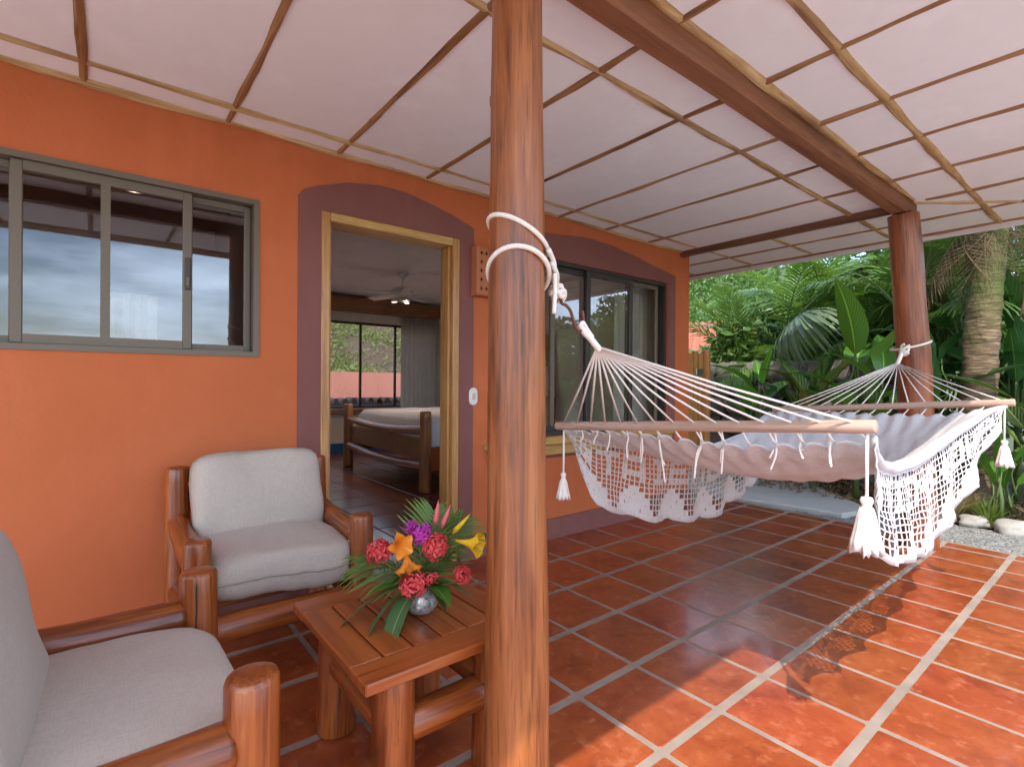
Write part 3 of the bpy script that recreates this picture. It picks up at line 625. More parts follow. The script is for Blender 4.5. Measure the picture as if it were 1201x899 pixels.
# ---- bed
bed = thing('log_bed', 'log-framed bed with pale cover seen through the open door', 'bed', (2.69, 4.77, 0))
for y in (.04, 2.2): log('bed_post', (0, y, 0), (0, y, .86), .068, .06, 'bedlog', bed, 20+y, .03)
log('foot_rail', (0, .05, .66), (0, 2.18, .66), .048, .042, 'bedlog', bed, 23, .05, -.05); log('foot_rail', (0, .05, .28), (0, 2.18, .30), .05, .055, 'bedlog', bed, 24, .05, -.05)
MB().box(.01, .045, .05, 2.18, .34, .56, .005).build('foot_board', 'valance', bed, smooth=False)
MB().box(.04, 1.75, .02, .06, .22, .46, .006).build('side_rail', 'table', bed, smooth=False); MB().box(.04, 1.75, 2.17, 2.21, .22, .46, .006).build('side_rail', 'table', bed, smooth=False)
def matt(u, v):
    x = .05+1.75*u; y = .10+2.04*v; e = min(u/.06, (1-u)/.06, v/.07, (1-v)/.07, 1); return (x, y, .46+.33*math.sqrt(max(0, 1-(1-e)**2))+.02*noise.noise(Vector((x*3, y*3, 0))))
MB().grid(matt, 40, 44).build('bedspread', 'sheet', bed)
for y in (.04, 2.2): log('bed_post', (1.8, y, 0), (1.8, y, 1.1), .068, .06, 'bedlog', bed, 30+y, .03)
log('head_rail', (1.8, .05, .9), (1.8, 2.18, .9), .048, .042, 'bedlog', bed, 33, .05)

# ---- ceiling fan
fan = thing('ceiling_fan', 'white ceiling fan with light kit inside the bedroom', 'ceiling fan', (3.12, 6.22, 2.60))
MB().lathe([(.07, 0), (.075, -.02), (.04, -.06), (.02, -.07)], 20).build('canopy', 'white', fan); MB().lathe([(.013, -.06), (.013, -.19)], 12).build('rod', 'white', fan)
MB().lathe([(.03, -.17), (.10, -.19), (.145, -.23), (.145, -.28), (.09, -.31), (.06, -.32)], 28).build('motor', 'white', fan)
lk = MB().lathe([(.05, -.32), (.06, -.36), (.03, -.375), (.01, -.38)], 16).build('light_kit', 'white', fan)
for a in range(3):
    th = a*2.094+.5; MB().lathe([(.001, .03), (.018, .028), (.032, .004), (.044, -.034), (.041, -.034), (.029, .002), (.016, .024), (.001, .026)], 16).build('lamp_shade', 'white', lk, loc=(math.cos(th)*.105, math.sin(th)*.105, -.345)); MB().lathe([(.001, -.012), (.010, -.008), (.014, .002), (.010, .012), (.001, .016)], 12).build('bulb', 'fanglow', lk, loc=(math.cos(th)*.105, math.sin(th)*.105, -.345))
for a in range(5):
    th = a*2*math.pi/5+.62
    o = MB().box(.15, .62, -.065, .065, -.004, .004, .002).box(.08, .2, -.02, .02, -.009, -.005).build('blade', 'white', fan, smooth=False, loc=(0, 0, -.285)); o.rotation_euler = (R(12), 0, th)

# ---- lamp and picture inside the right window
la = thing('table_lamp', 'table lamp with pale shade inside the dark bronze window', 'lamp', (3.95, 4.4, 0))
MB().box(-.25, .25, -.25, .25, 0, .6, .01).build('bedside_table', 'valance', la, smooth=False); MB().lathe([(.09, .6), (.09, .62), (.03, .65), (.06, .78), (.02, .92), (.015, 1.05)], 20).build('lamp_base', 'terracotta', la); MB().lathe([(.19, 1.02), (.12, 1.36), (.118, 1.36), (.188, 1.02)], 28).build('lamp_shade', 'shade', la)
pf = thing('picture', 'yellow framed picture on the bedroom wall behind the window', 'picture', (4.62, 5.2, 1.35)); pf.rotation_euler = (0, 0, R(-8.8))
MB().box(-.03, 0, -.35, .35, -.45, .45, .008).build('picture_frame', 'gold', pf, smooth=False); MB().box(-.034, -.0305, -.29, .29, -.39, .39).build('canvas', 'picture', pf, smooth=False)

# ---------------------------------------------------------------- furniture, hammock, flowers, garden
# ================================================================== FURNITURE
def superrect(w_, d_, n=72, p=9):
    out = []
    for a in range(n):
        th = 2*math.pi*(a+.5)/n; c, s_ = math.cos(th), math.sin(th); k_ = (abs(c)**p+abs(s_)**p)**(-1/p); out.append((c*k_*w_/2, s_*k_*d_/2))
    return out
def cushion(name, w_, d_, h_, parent, mat='cushion', seed=0, crown=.5, seam=0.0, sag=0.0):
    """plump boxed cushion lying flat in XY, centre at the origin, with a piped seam"""
    per = superrect(w_, d_); mb = MB(); rings = []
    prof = [(.02, -.5), (.35, -.495), (.62, -.475), (.80, -.46), (.90, -.43), (.96, -.36), (.988, -.24), (.998, -.1), (1.0, 0), (.998, .1), (.988, .24), (.96, .36), (.90, .43), (.80, .46), (.62, .475), (.35, .495), (.02, .5)]
    def pt(x, y, k_, z):
        cx, cy = 2*x/w_, 2*y/d_; pin = 1-.035*(abs(cx)**5)*(abs(cy)**5)
        px, py = x*k_*pin, y*k_*pin; cor = 1-.22*(abs(cx*k_)**3)*(abs(cy*k_)**3)
        wr = noise.noise(Vector((px*5+seed, py*5, z*3+seed)))*.013+noise.noise(Vector((px*22+seed*2, py*9, seed)))*.006*(abs(k_)**2)
        mid = sag*math.sin(3*px/w_*2+seed)*k_
        return (px+wr*.4, py+wr*.5, z*h_*cor*(1-crown*.12*max(0, k_)**2)+wr+mid)
    for k_, z in prof: rings.append([pt(x, y, k_, z) for x, y in per])
    o = mb.rings(rings).build(name, mat, parent)
    tp = MB(); path = [pt(x, y, 1.006, seam) for x, y in per]
    n = len(path); rr = []
    for i in range(n+1):
        p = Vector(path[i % n]); d = (Vector(path[(i+1) % n])-Vector(path[(i-1) % n])).normalized(); nn = d.cross(Vector((0, 0, 1))).normalized()
        rr.append([p+nn*(.0042*math.cos(q*math.pi/3))+Vector((0, 0, 1))*(.0042*math.sin(q*math.pi/3)) for q in range(6)])
    tp.rings(rr, False, False).build('piping', 'piping', o)
    return o
def armchair(label, loc, rz, W, D, seed, hf=.605, hb=.785, armz=.50):
    t = thing('log_armchair', label, 'armchair', loc, rz, 'log armchairs by the wall'); hw, hd = W/2, D/2
    for sx in (-1, 1):
        log('front_leg', (sx*hw, -hd, 0), (sx*hw, -hd, hf), .054, .0475, 'log', t, seed+sx, .03, bev=.014)
        log('back_leg', (sx*hw, hd, 0), (sx*hw, hd+.03, hb), .053, .046, 'log', t, seed+sx+5, .03, bev=.014)
        log('arm_rail', (sx*hw, hd-.02, armz+.045), (sx*hw, -hd+.03, armz+.015), .043, .047, 'log', t, seed+sx+9, .04, -.012)
        log('side_rail', (sx*hw, hd-.02, .25), (sx*hw, -hd+.03, .25), .04, .044, 'log', t, seed+sx+14, .04)
    log('front_rail', (-hw+.03, -hd, .268), (hw-.03, -hd, .268), .05, .046, 'log', t, seed+20, .04)
    log('back_rail', (-hw+.03, hd, .30), (hw-.03, hd, .30), .042, .04, 'log', t, seed+21, .04)
    log('back_rail', (-hw+.03, hd+.025, .70), (hw-.03, hd+.025, .70), .034, .034, 'log', t, seed+22, .04)
    for k_ in range(5):
        x = -hw+.10+(W-.2)*k_/4; MB().box(x-.03, x+.03, hd-.012, hd+.012, .32, .70, .004).build('back_slat', 'log', t, smooth=False)
        y = -hd+.11+(D-.17)*k_/4; MB().box(-hw+.02, hw-.02, y-.035, y+.035, .315, .337, .004).build('seat_slat', 'tablex', t, smooth=False)
    c = cushion('seat_cushion', W-.065, D-.0, .20, t, seed=seed, sag=.006); c.location = (0, -.035, .438); c.rotation_euler = (R(2.0), R(.8), 0)
    b = cushion('back_cushion', W-.07, .45, .185, t, seed=seed+3, sag=.004); b.location = (0, hd-.135, .622); b.rotation_euler = (R(77), 0, 0)
    return t
c1 = armchair('log armchair with taupe cushions standing against the orange wall by the door', (.575, 2.405, 0), 0, .606, .57, 40)
c2 = armchair('log armchair with taupe cushions facing the side table, its post cracked', (-.055, 1.385, 0), R(90), .665, .56, 60, .625, .80, .485)
for ch in c2.children:
    if ch.name.startswith('seat_cushion'): ch.location.z -= .012
# the drying crack in the post of the second chair
cr_leg = [c for c in c2.children if c.name.startswith('front_leg')][1]
ce_ = cr_leg.rotation_quaternion.inverted() @ Vector((-.97, .24, 0)).normalized()
MB().tube([tuple(ce_*q+Vector((.0008*math.sin(z*90), .0008*math.cos(z*70), z))) for q, z in ((.0462, .612), (.0472, .585), (.0478, .54), (.0482, .49), (.0488, .44), (.0494, .40), (.0498, .35))], [.0006, .0022, .0026, .0024, .0026, .0018, .0006], 6).build('crack', 'black', cr_leg)

tb = thing('side_table', 'low wooden side table with slatted top and log legs', 'table', (.79, 1.50, 0))
ZT = .425
for k_, (a, b) in enumerate([(.51, .602), (.6085, .694), (.7005, .785), (.7915, .877), (.8835, .970), (.9765, 1.07)]):
    MB().box(a-.79+(.0 if k_ else .0), b-.79, -.196, .203, ZT-.026, ZT, .003).build('slat', 'table', tb, smooth=False)
MB().box(-.281, .281, -.302, -.198, ZT-.030, ZT+.001, .004).build('end_board', 'tablex', tb, smooth=False); MB().box(-.281, .281, .205, .305, ZT-.030, ZT+.001, .004).build('end_board', 'tablex', tb, smooth=False)
MB().box(-.27, .27, -.03, .03, ZT-.052, ZT-.027).build('batten', 'tablex', tb, smooth=False)
for sx in (-1, 1):
    for sy in (-1, 1): log('leg', (sx*.165, sy*.215, 0), (sx*.165, sy*.215, ZT-.028), .062, .057, 'log', tb, 80+sx*2+sy, .05, bev=.012)
    log('stretcher', (sx*.165, -.19, .24), (sx*.165, .19, .24), .045, .04, 'log', tb, 90+sx, .08)
for sy in (-1, 1): log('stretcher', (-.14, sy*.215, .225), (.14, sy*.215, .225), .045, .05, 'log', tb, 93+sy, .09)

# ================================================================== HAMMOCK
def rope(name, pts, r, mat, parent=None, n=8): return MB().tube(pts, r, n).build(name, mat, parent)
def smooth(pts, k_=6):
    P = [Vector(p) for p in pts]; out = []
    for i in range(len(P)-1):
        p0, p1_, p2_, p3 = P[max(i-1, 0)], P[i], P[i+1], P[min(i+2, len(P)-1)]
        for j in range(k_):
            t = j/k_; out.append(.5*((2*p1_)+(p2_-p0)*t+(2*p0-5*p1_+4*p2_-p3)*t*t+(3*p1_-p0-3*p2_+p3)*t**3))
    return out+[P[-1]]
fh = Vector((math.cos(_yaw), math.sin(_yaw), 0)); rh = Vector((math.sin(_yaw), -math.cos(_yaw), 0))
pr = thing('hammock_rope', 'white cotton rope wound twice round the golden post and knotted', 'rope', (.9, 1.10, 1.5))
def loop(c, rr, zf, a0, a1, n=40): return [Vector(c)+rh*(math.cos(a)*rr)-fh*(math.sin(a)*rr)+Vector((0, 0, zf(a))) for a in [a0+(a1-a0)*k_/n for k_ in range(n+1)]]
rope('rope_turn', loop((0, 0, 0), .0815, lambda a: .072-.040*math.cos(a)+.02*math.sin(a), -1.0, 3.9), .0066, 'rope', pr)
rope('rope_turn', loop((.003, 0, 0), .0845, lambda a: -.03-.004*math.cos(a)+.055*math.sin(a), -.9, 4.2), .007, 'rope', pr)
def P(x, y, z): return (x-.9, y-1.10, z-1.5)
kn_c = Vector((1.045, 1.095, 1.437))
rope('rope_lead', [P(*p) for p in smooth([(.965, 1.035, 1.50), (1.0, 1.05, 1.475), (1.02, 1.07, 1.455), tuple(kn_c)])], .0075, 'rope', pr)
rope('rope_lead', [P(*p) for p in smooth([(.945, 1.025, 1.53), (.985, 1.045, 1.50), (1.012, 1.075, 1.47), (1.035, 1.09, 1.45)])], .0075, 'rope', pr)
rope('rope_end', [P(*p) for p in smooth([(.975, 1.03, 1.47), (.978, 1.032, 1.43), (.972, 1.03, 1.36)])], .006, 'rope', pr)
kp = []
for k_ in range(61):
    a = k_/60*2*math.pi*3.2; kp.append(P(kn_c.x+.016*math.cos(a)+.02*(k_/60-.4), kn_c.y+.014*math.sin(a), kn_c.z+.013*math.sin(a*1.5+.5)-.02*(k_/60-.4)))
rope('knot', kp, .0078, 'rope', pr)
hk = tag(rope('iron_hook', smooth([(1.060, 1.096, 1.425), (1.066, 1.096, 1.405), (1.082, 1.094, 1.40), (1.098, 1.092, 1.385), (1.11, 1.09, 1.355), (1.122, 1.089, 1.332), (1.140, 1.089, 1.329), (1.153, 1.089, 1.345), (1.150, 1.089, 1.372), (1.146, 1.089, 1.39)]), .0048, 'rust'), 'rusty iron hook between the rope knot and the hammock cords', 'hook')
ham = thing('hammock', 'white cotton hammock with crocheted lace fringe slung between the posts', 'hammock', (2.6, 1.09, 0))
HO = Vector((2.6, 1.09, 0))
def hp(x, y, z): return (x-HO.x, y-HO.y, z)
A1 = Vector((1.205, 1.09, 1.291)); A2 = Vector((4.235, 1.085, 1.325))
N0, N1 = Vector((1.65, 1.722, .971)), Vector((1.65, .470, 1.0565)); F0, F1 = Vector((3.72, 1.68, .991)), Vector((3.72, .448, 1.083))
def barlog(a, b, seed): return log('spreader_bar', tuple(a-HO), tuple(b-HO), .0195, .0195, 'bar', ham, seed, .03, 0, 14, .1, bev=.004)
barlog(N0, N1, 1); barlog(F0, F1, 2)
rope('end_loop', [hp(*p) for p in smooth([(1.135, 1.089, 1.345), (1.16, 1.092, 1.325), (1.185, 1.091, 1.308), tuple(A1), (1.225, 1.09, 1.275)])], .0105, 'cord', ham)
rope('end_loop', [hp(*p) for p in smooth([(1.133, 1.083, 1.338), (1.128, 1.079, 1.345), (1.14, 1.079, 1.352), (1.165, 1.084, 1.332), (1.19, 1.086, 1.312)])], .006, 'cord', ham)
rope('end_loop', [hp(*p) for p in smooth([(4.315, 1.082, 1.40), (4.275, 1.084, 1.36), tuple(A2), (4.205, 1.084, 1.308)])], .013, 'cord', ham)
NC = 15
for k_ in range(NC):
    t = .03+.94*k_/(NC-1)
    for A, B0, B1, off in ((A1, N0, N1, .02), (A2, F0, F1, -.02)):
        a = A+Vector((off, (t-.5)*-.025, -.012)); b = B0.lerp(B1, t)+Vector((0, 0, .006)); mid = a.lerp(b, .5)+Vector((0, 0, -.006))
        rope('cord', [hp(*a), hp(*mid), hp(*b)], .0036, 'cord', ham, 6)
ZR = [(0, 1.03), (.05, .973), (.15, .915), (.28, .878), (.42, .868), (.52, .882), (.63, .918), (.79, .983), (.93, 1.05), (1, 1.068)]
ZL = [(0, .955), (.1, .905), (.3, .835), (.5, .82), (.7, .86), (.9, .95), (1, .975)]
ZM = [(0, .965), (.06, .90), (.15, .825), (.35, .745), (.55, .715), (.75, .77), (.9, .89), (1, 1.0)]
def halfw(s): return .605-.125*max(0, math.sin(math.pi*min(max(s, 0), 1)))**.8
def hedge(s, side):        # side -1 = right-hand edge (towards -Y), +1 = towards the wall
    x = 1.668+2.034*s; return Vector((x, 1.09+side*halfw(s), lerp(ZR if side < 0 else ZL, s)))
def bed_pt(u, v):          # u across 0..1 (wall side -> open side), v along
    t = 2*u-1; ee = hedge(v, 1) if t < 0 else hedge(v, -1); zm = lerp(ZM, v); k_ = abs(t)**2.3
    x = ee.x; y = 1.09-t*halfw(v); z = zm+(ee.z-zm)*k_
    ph = abs(math.sin(math.pi*(u*(NC-1))))                    # gathered points at the bars
    e0 = max(0, 1-v/.16); e1 = max(0, 1-(1-v)/.16)
    x += .026*ph*e0**3-.026*ph*e1**3; z -= .012*ph*(e0**2+e1**2)
    z += .004*noise.noise(Vector((x*7, y*7, 3)))+.009*math.sin(math.pi*u*(NC-1)*2+v*16)*(e0**1.2+e1**1.2)+.006*noise.noise(Vector((u*26+v*14, v*5, 2)))+.005*math.sin(u*60+v*9)*math.sin(math.pi*v)
    z += .012*noise.noise(Vector((x*2.2, y*3.5, 7)))
    return hp(x, y, z)
cl = MB().grid(bed_pt, 112, 90).build('bed_cloth', 'cloth', ham); md = cl.modifiers.new('thick', 'SOLIDIFY'); md.thickness = .005
# rolled edge towards the open side
rope('rolled_edge', [hp(*(hedge(k_/40, -1)+Vector((0, -.004, -.008)))) for k_ in range(41)], lambda u: .010+.014*math.sin(math.pi*u)**.6, 'cloth', ham, 10)
rope('rolled_edge', [hp(*(hedge(k_/40, 1)+Vector((0, .002, -.004)))) for k_ in range(41)], .008, 'cloth', ham, 8)
for side, (B0, B1, sgn) in ((0, (N0, N1, 1)), (1, (F0, F1, -1))):
    for k_ in range(NC):
        b = B0.lerp(B1, .03+.94*k_/(NC-1)); u = k_/(NC-1); q = Vector(bed_pt(min(max(u, .004), .996), .012 if side == 0 else .988))+HO
        rope('lashing', [hp(*(b+Vector((0, 0, -.017)))), hp(*(b.lerp(q, .5)+Vector((0, 0, -.012)))), hp(*q)], .0034, 'cord', ham, 6)
rd = random.Random(4)
for k_, ln in zip(range(1, 14), (.05, .06, .085, .11, .13, .20, .0, .17, .15, .0, .12, .08, .10)):
    if not ln: continue
    b = N0.lerp(N1, .03+.94*k_/(NC-1))+Vector((.024, rd.uniform(-.012, .012), -.02)); q = Vector((.02*rd.uniform(-1, 1), .02*rd.uniform(-1, 1), 0))
    rope('dangling_end', [hp(*p) for p in smooth([b, b+Vector((.012, 0, -ln*.25)), b+q*.5+Vector((.012, rd.uniform(-.008, .008), -ln*.6)), b+q+Vector((.01, 0, -ln))])], .0034, 'cord', ham, 6)
    if k_ > 4: rope('dangling_end', [hp(*p) for p in smooth([b, b+Vector((.016, .006, -ln*.25)), b+q*.5+Vector((.014, rd.uniform(.002, .012), -ln*.5)), b+q+Vector((.012, rd.uniform(-.004, .010), -ln*rd.uniform(.6, .95)))])], .0032, 'cord', ham, 6)
GLY = ["01110 11011 10001 11111 11011", "11111 00100 00100 00100 00100", "11111 10001 10001 11111 10001", "01110 00100 00100 00100 01110", "11111 10000 11110 10000 11111", "10001 11011 10101 10001 10001", "11110 10011 11110 10011 11110", "00100 01110 11111 01110 00100", "11111 10001 10101 10001 11111", "10001 10001 11111 10001 10001"]
def lace(side):
    NU, NV = 70, 14; mb = MB(); rl = random.Random(17+side)
    dtab = [(0, .20), (.04, .235), (.10, .275), (.18, .30), (.28, .315), (.40, .345), (.52, .365), (.63, .35), (.8, .285), (.9, .17), (.96, .08), (1, .02)] if side < 0 else [(0, .03), (.04, .15), (.08, .30), (.15, .33), (.3, .36), (.5, .395), (.62, .40), (.72, .36), (.83, .39), (.92, .24), (1, .03)]
    def pt(s, v):
        e = hedge(s, side); D = lerp(dtab, s)*(1+.07*abs(math.cos(math.pi*s*NU/10))*max(0, v*3-2))
        amp = .022*min(1, s*10+.15) if side < 0 else .018
        y = e.y+side*(.006+.03*v*math.sin(math.pi*s)+amp*v*math.sin(2*math.pi*(s*6.5+.1))+.012*v*noise.noise(Vector((s*9, v*2, 1))))
        x = e.x+.018*v*math.sin(2*math.pi*(s*6.5+.35))+(.055*v*((max(0, 1-s/.12) if side > 0 else .2*max(0, 1-s/.12))-max(0, 1-(1-s)/.12)))
        return Vector(hp(x, y, e.z-.012-D*v))
    G = [[pt(i/NU, j/NV)+Vector((rl.gauss(0, .0016), rl.gauss(0, .002), rl.gauss(0, .0016))) for j in range(NV+1)] for i in range(NU+1)]
    for i in range(NU):
        for j in range(NV):
            fill = 0
            gi = (i//6) % len(GLY); gx = i % 6; gy = j-2
            if 0 <= gy < 5 and gx < 5: fill = GLY[gi].split()[gy][gx] == '1'
            if j == 0: fill = True
            if j >= 8:
                c_ = abs((i+.5) % 10-5); fill = c_ < 1.0+(j-8)*.82
            c = [G[i][j], G[i+1][j], G[i+1][j+1], G[i][j+1]]; cc = sum(c, Vector())/4
            if fill and j >= 8 and (i*7+j*3) % 4: mb.add(c, [(0, 1, 2, 3)]); continue
            if fill:                                     # tight stitches: a narrow slit instead of an open square
                a_, b_ = .84, rl.uniform(.04, .22)
                mid = [cc+(c[k]-cc)*b_+((c[1]-c[0])*(0))+(c[k]-c[k-1 if k in (1, 3) else (k+1) % 4])*0 for k in range(4)]
                ux, uz = (c[1]-c[0])*.5, (c[3]-c[0])*.5; mid = [cc-ux*b_-uz*.55, cc+ux*b_-uz*.55, cc+ux*b_+uz*.55, cc-ux*b_+uz*.55]
                mb.add(c+mid, [(0, 1, 5, 4), (1, 2, 6, 5), (2, 3, 7, 6), (3, 0, 4, 7)]); continue
            k_ = .80+rl.uniform(-.05, .04); inn = [cc+(p-cc)*k_ for p in c]
            mb.add(c+inn, [(0, 1, 5, 4), (1, 2, 6, 5), (2, 3, 7, 6), (3, 0, 4, 7)])
    me = mb.build('lace_fringe', 'lace', ham, smooth=True)
    md = me.modifiers.new('weld', 'WELD'); md.merge_threshold = .0003
    md = me.modifiers.new('thick', 'SOLIDIFY'); md.thickness = .0026; return me
lace(-1); lace(1)
def tassel(top, ln, size, seed):
    t = Vector(top); ts = rope('tassel', [hp(*t), hp(*(t+Vector((.002, .001, -ln*.5)))), hp(*(t+Vector((0, 0, -ln))))], .0038*(1 if size < .1 else 1.2), 'cord', ham)
    b = t+Vector((0, 0, -ln)); rings = []; n = 44
    prof = [(.001, .012), (.010, .010), (.013, 0), (.010, -.010), (.009, -.014), (.013, -.02), (.017, -.3*size), (.021, -.55*size), (.026, -.8*size), (.030, -1.0*size)]
    kk = size/.105
    for pi_, (r_, z) in enumerate(prof):
        ring = []
        for a in range(n):
            th = 2*math.pi*a/n; f = max(0, (pi_-4)/5); rr = r_*kk*(1+.22*f*math.sin(a*math.pi)*0+.20*f*((a*7919+seed) % 5-2)/2)
            zz = z-(f**4)*size*.22*abs(noise.noise(Vector((a*.9, seed, 0)))) ; ring.append((math.cos(th)*rr, math.sin(th)*rr, zz))
        rings.append(ring)
    rings.append([(0, 0, prof[-1][1]*.9)]*n)
    o = MB().rings(rings, True, False).build('tuft', 'cord', ts); o.location = hp(*b)
tassel((1.652, 1.680, .955), .205, .105, 1); tassel((1.652, .492, 1.035), .185, .135, 2); tassel((3.72, .488, 1.062), .19, .125, 3); tassel((3.72, 1.64, .98), .19, .115, 4)
fr = thing('hammock_rope', 'thin white rope looped and knotted round the crooked red post', 'rope', (4.464, 1.073, 1.45))
rope('rope_turn', loop((0, 0, 0), .113, lambda a: .0+.032*math.cos(a), 0, 6.4, 50), .0085, 'rope', fr)
kp = []
for k_ in range(71):
    a = k_/70*2*math.pi*4; kp.append((-.118-.02*math.cos(a)*.6-.035*k_/70, .0+.022*math.sin(a), -.01-.06*k_/70+.012*math.cos(a*1.3)))
rope('knot', kp, .009, 'rope', fr)

# ================================================================== FLOWERS
vs = MB().lathe([(.018, 0), (.03, .002), (.044, .012), (.053, .03), (.055, .046), (.050, .064), (.038, .078), (.030, .084), (.031, .088), (.026, .086), (.025, .07)], 32).build('vase', 'vase', None, loc=(.815, 1.478, ZT+.001))
tag(vs, 'small round mirror-mosaic vase on the side table', 'vase')
FC = Vector((.815, 1.478, ZT+.08))
toC = (-fh)   # towards the viewer side of the room, used only to spread the bouquet
def strip_leaf(L_, w_, arch, fold, seed=0, nseg=10, nw=4):
    mb = MB(); uv = []
    for j in range(nseg+1):
        v = j/nseg; ww = w_*(math.sin(math.pi*min(1, v**.75*.97+.03)))**.8*.5+.0006
        for i in range(nw+1):
            a = 2*i/nw-1; mb.v.append((a*ww, L_*v*(1-.12*arch*v), L_*(-arch*v*v)+abs(a)*ww*fold+ww*.05*math.sin(v*22+seed)*abs(a))); uv.append((a, v))
    for j in range(nseg):
        for i in range(nw): a = j*(nw+1)+i; mb.f.append((a, a+1, a+nw+2, a+nw+1))
    mb.uv = uv; return mb
def aim(o, pos, d, roll=0):
    """place an object whose +Y axis should look along d, keeping +Z roughly up"""
    d = Vector(d).normalized(); q = d.to_track_quat('Y', 'Z'); o.rotation_mode = 'QUATERNION'; o.rotation_quaternion = q @ Quaternion((0, 1, 0), roll); o.location = pos; return o
def at_view(dx, dz, df=0): return rh*dx+Vector((0, 0, dz))-fh*df
def frond_mesh(name, L_, n, ll, wd, droop, mat, up_=.25, seed=0, lift=.35):
    mb = MB(); rnd = random.Random(seed); rp = []
    for k_ in range(13):
        u = k_/12; rp.append(Vector((0, L_*(u-.12*droop*u*u), L_*(up_*u-droop*u*u*.75))))
    def pos(u):
        x = u*12; i = min(int(x), 11); return rp[i].lerp(rp[i+1], x-i), (rp[i+1]-rp[i]).normalized()
    mb.tube(rp, lambda u: .006*L_*(1.15-u)+.001, 5)
    for k_ in range(n):
        u = .10+.9*(k_+.5)/n; p, d = pos(u); le = ll*(math.sin(math.pi*(.12+.80*u))**.8)*rnd.uniform(.88, 1.08)
        for sd in (-1, 1):
            out = Vector((sd, 0, 0)); fwd = .35+.65*u; dirv = (out*(1-.25*u)+d*fwd+Vector((0, 0, lift*rnd.uniform(.6, 1.3)))).normalized()
            wv = dirv.cross(Vector((0, 0, 1))); wv = wv.normalized() if wv.length > .01 else Vector((0, 1, 0)); wv = (wv+Vector((0, 0, .5*sd*rnd.uniform(-.2, 1)))).normalized(); q = [p]
            for s_ in (.35, .7, 1.0): q.append(p+dirv*le*s_+Vector((0, 0, -le*.42*s_*s_*(.7+.6*rnd.random()))))
            o = len(mb.v); ws_ = (wd*.5, wd, wd*.75, wd*.06)
            for qq, w_ in zip(q, ws_): mb.v += [tuple(qq-wv*w_*.5), tuple(qq+wv*w_*.5)]
            for i in range(3): mb.f.append((o+2*i, o+2*i+1, o+2*i+3, o+2*i+2))
    return mb.build(name, mat, smooth=False, mesh_only=True)
vf = frond_mesh('small_frond', .30, 15, .17, .0135, .35, 'yleaf2', .25, 3, .1)
for lbl, d, roll in (('small palm frond arching left out of the mosaic vase', at_view(-.95, .55, .1), .2), ('small palm frond rising behind the yellow flower in the vase', at_view(.42, .95, -.2), -.6), ('short palm frond standing upright behind the purple blossom', at_view(.12, 1, -.35), .8), ('fine palm frond reaching furthest right above the yellow flower', at_view(.8, .75, -.1), -.3), ('low palm frond spreading left over the chair arm', at_view(-1, .28, -.15), -.3), ('palm frond fanning up behind the pink bracts', at_view(.6, 1.0, -.45), .4)):
    o = mkobj('palm_frond', vf, None); aim(o, FC, d, roll); o.scale = (.8, .8, .8) if 'left' in lbl else (.85, .85, .85); tag(o, lbl, 'palm frond', 'palm fronds in the bouquet')
for lbl, d, L_, w_, arch, mat, roll, dp in (
    ('long striped leaf hanging down in front of the mosaic vase', at_view(-.45, .05, .75), .30, .075, 1.05, 'bleaf', .25, 0), ('narrow striped leaf drooping beside the longest vase leaf', at_view(-.85, .15, .5), .28, .055, 1.0, 'bleaf', .5, 0),
    ('thin leaf hanging between the drooping vase leaves', at_view(-.7, .0, .55), .26, .05, 1.1, 'bleaf', .1, -.01), ('round dark green leaf above the vase rim', at_view(-.45, .75, .6), .15, .11, .35, 'heli', .4, .01),
    ('dark glossy leaf over the red blossoms right of the vase', at_view(.62, .55, .6), .17, .095, .6, 'heli', -.3, 0), ('broad mid-green leaf under the yellow bell flower', at_view(.75, .8, .2), .19, .11, .3, 'bleaf', -.5, .01), ('dark leaf curling low on the right of the vase', at_view(.75, .15, .5), .13, .07, .5, 'dheli', -.5, 0), ('pale striped leaf pointing right below the yellow flower', at_view(.9, .45, .35), .20, .06, .5, 'bleaf', -.4, .01), ('pale leaf hanging left of the vase behind the others', at_view(-.75, .3, .15), .26, .06, .95, 'bleaf', .3, .0), ('green leaf tucked left behind the red blossoms', at_view(-.6, .5, .3), .16, .10, .6, 'heli', .2, 0)):
    o = strip_leaf(L_, w_, arch, .25).build('striped_leaf' if 'leaf' in lbl else 'leaf', mat); aim(o, FC+Vector((0, 0, dp)), d, roll); tag(o, lbl, 'leaf', 'leaves in the bouquet')
def star_cluster(lbl, off, rad, npet, seed, mat='red'):
    rnd = random.Random(seed); c = FC+at_view(*off); t = thing('ixora_cluster' if mat == 'red' else 'orchid_spray', lbl, 'flower', tuple(c), 0, 'clustered blossoms in the bouquet')
    mb = MB()
    for k_ in range(npet):
        d = Vector((rnd.gauss(0, 1), rnd.gauss(0, 1), rnd.gauss(.3, .8))).normalized(); p = d*rad*rnd.uniform(.45, 1.12); ax = d.orthogonal().normalized(); ay = d.cross(ax); a0 = rnd.random()*6
        for q in range(4):
            th = a0+q*math.pi/2; e = ax*math.cos(th)+ay*math.sin(th); f = ax*-math.sin(th)+ay*math.cos(th); ln = rad*rnd.uniform(.42, .70); w_ = ln*.24
            mb.add([p, p+e*ln*.55+f*w_+d*ln*.12, p+e*ln+d*ln*-.02, p+e*ln*.55-f*w_+d*ln*.12], [(0, 1, 2, 3)])
    o = mb.build('petals', mat, t, smooth=False); o['kind'] = 'stuff'
    MB().lathe([(.001, -rad*.8), (rad*.28, -rad*.35), (rad*.32, 0), (rad*.25, rad*.2), (.001, rad*.32)], 12).build('calyx', mat, t)
    MB().tube([(0, 0, -rad*.6), tuple((FC-c)*.5+Vector((0, 0, -.01))), tuple(FC-c+Vector((0, 0, -.05)))], .0025, 5).build('stalk', 'stem', t)
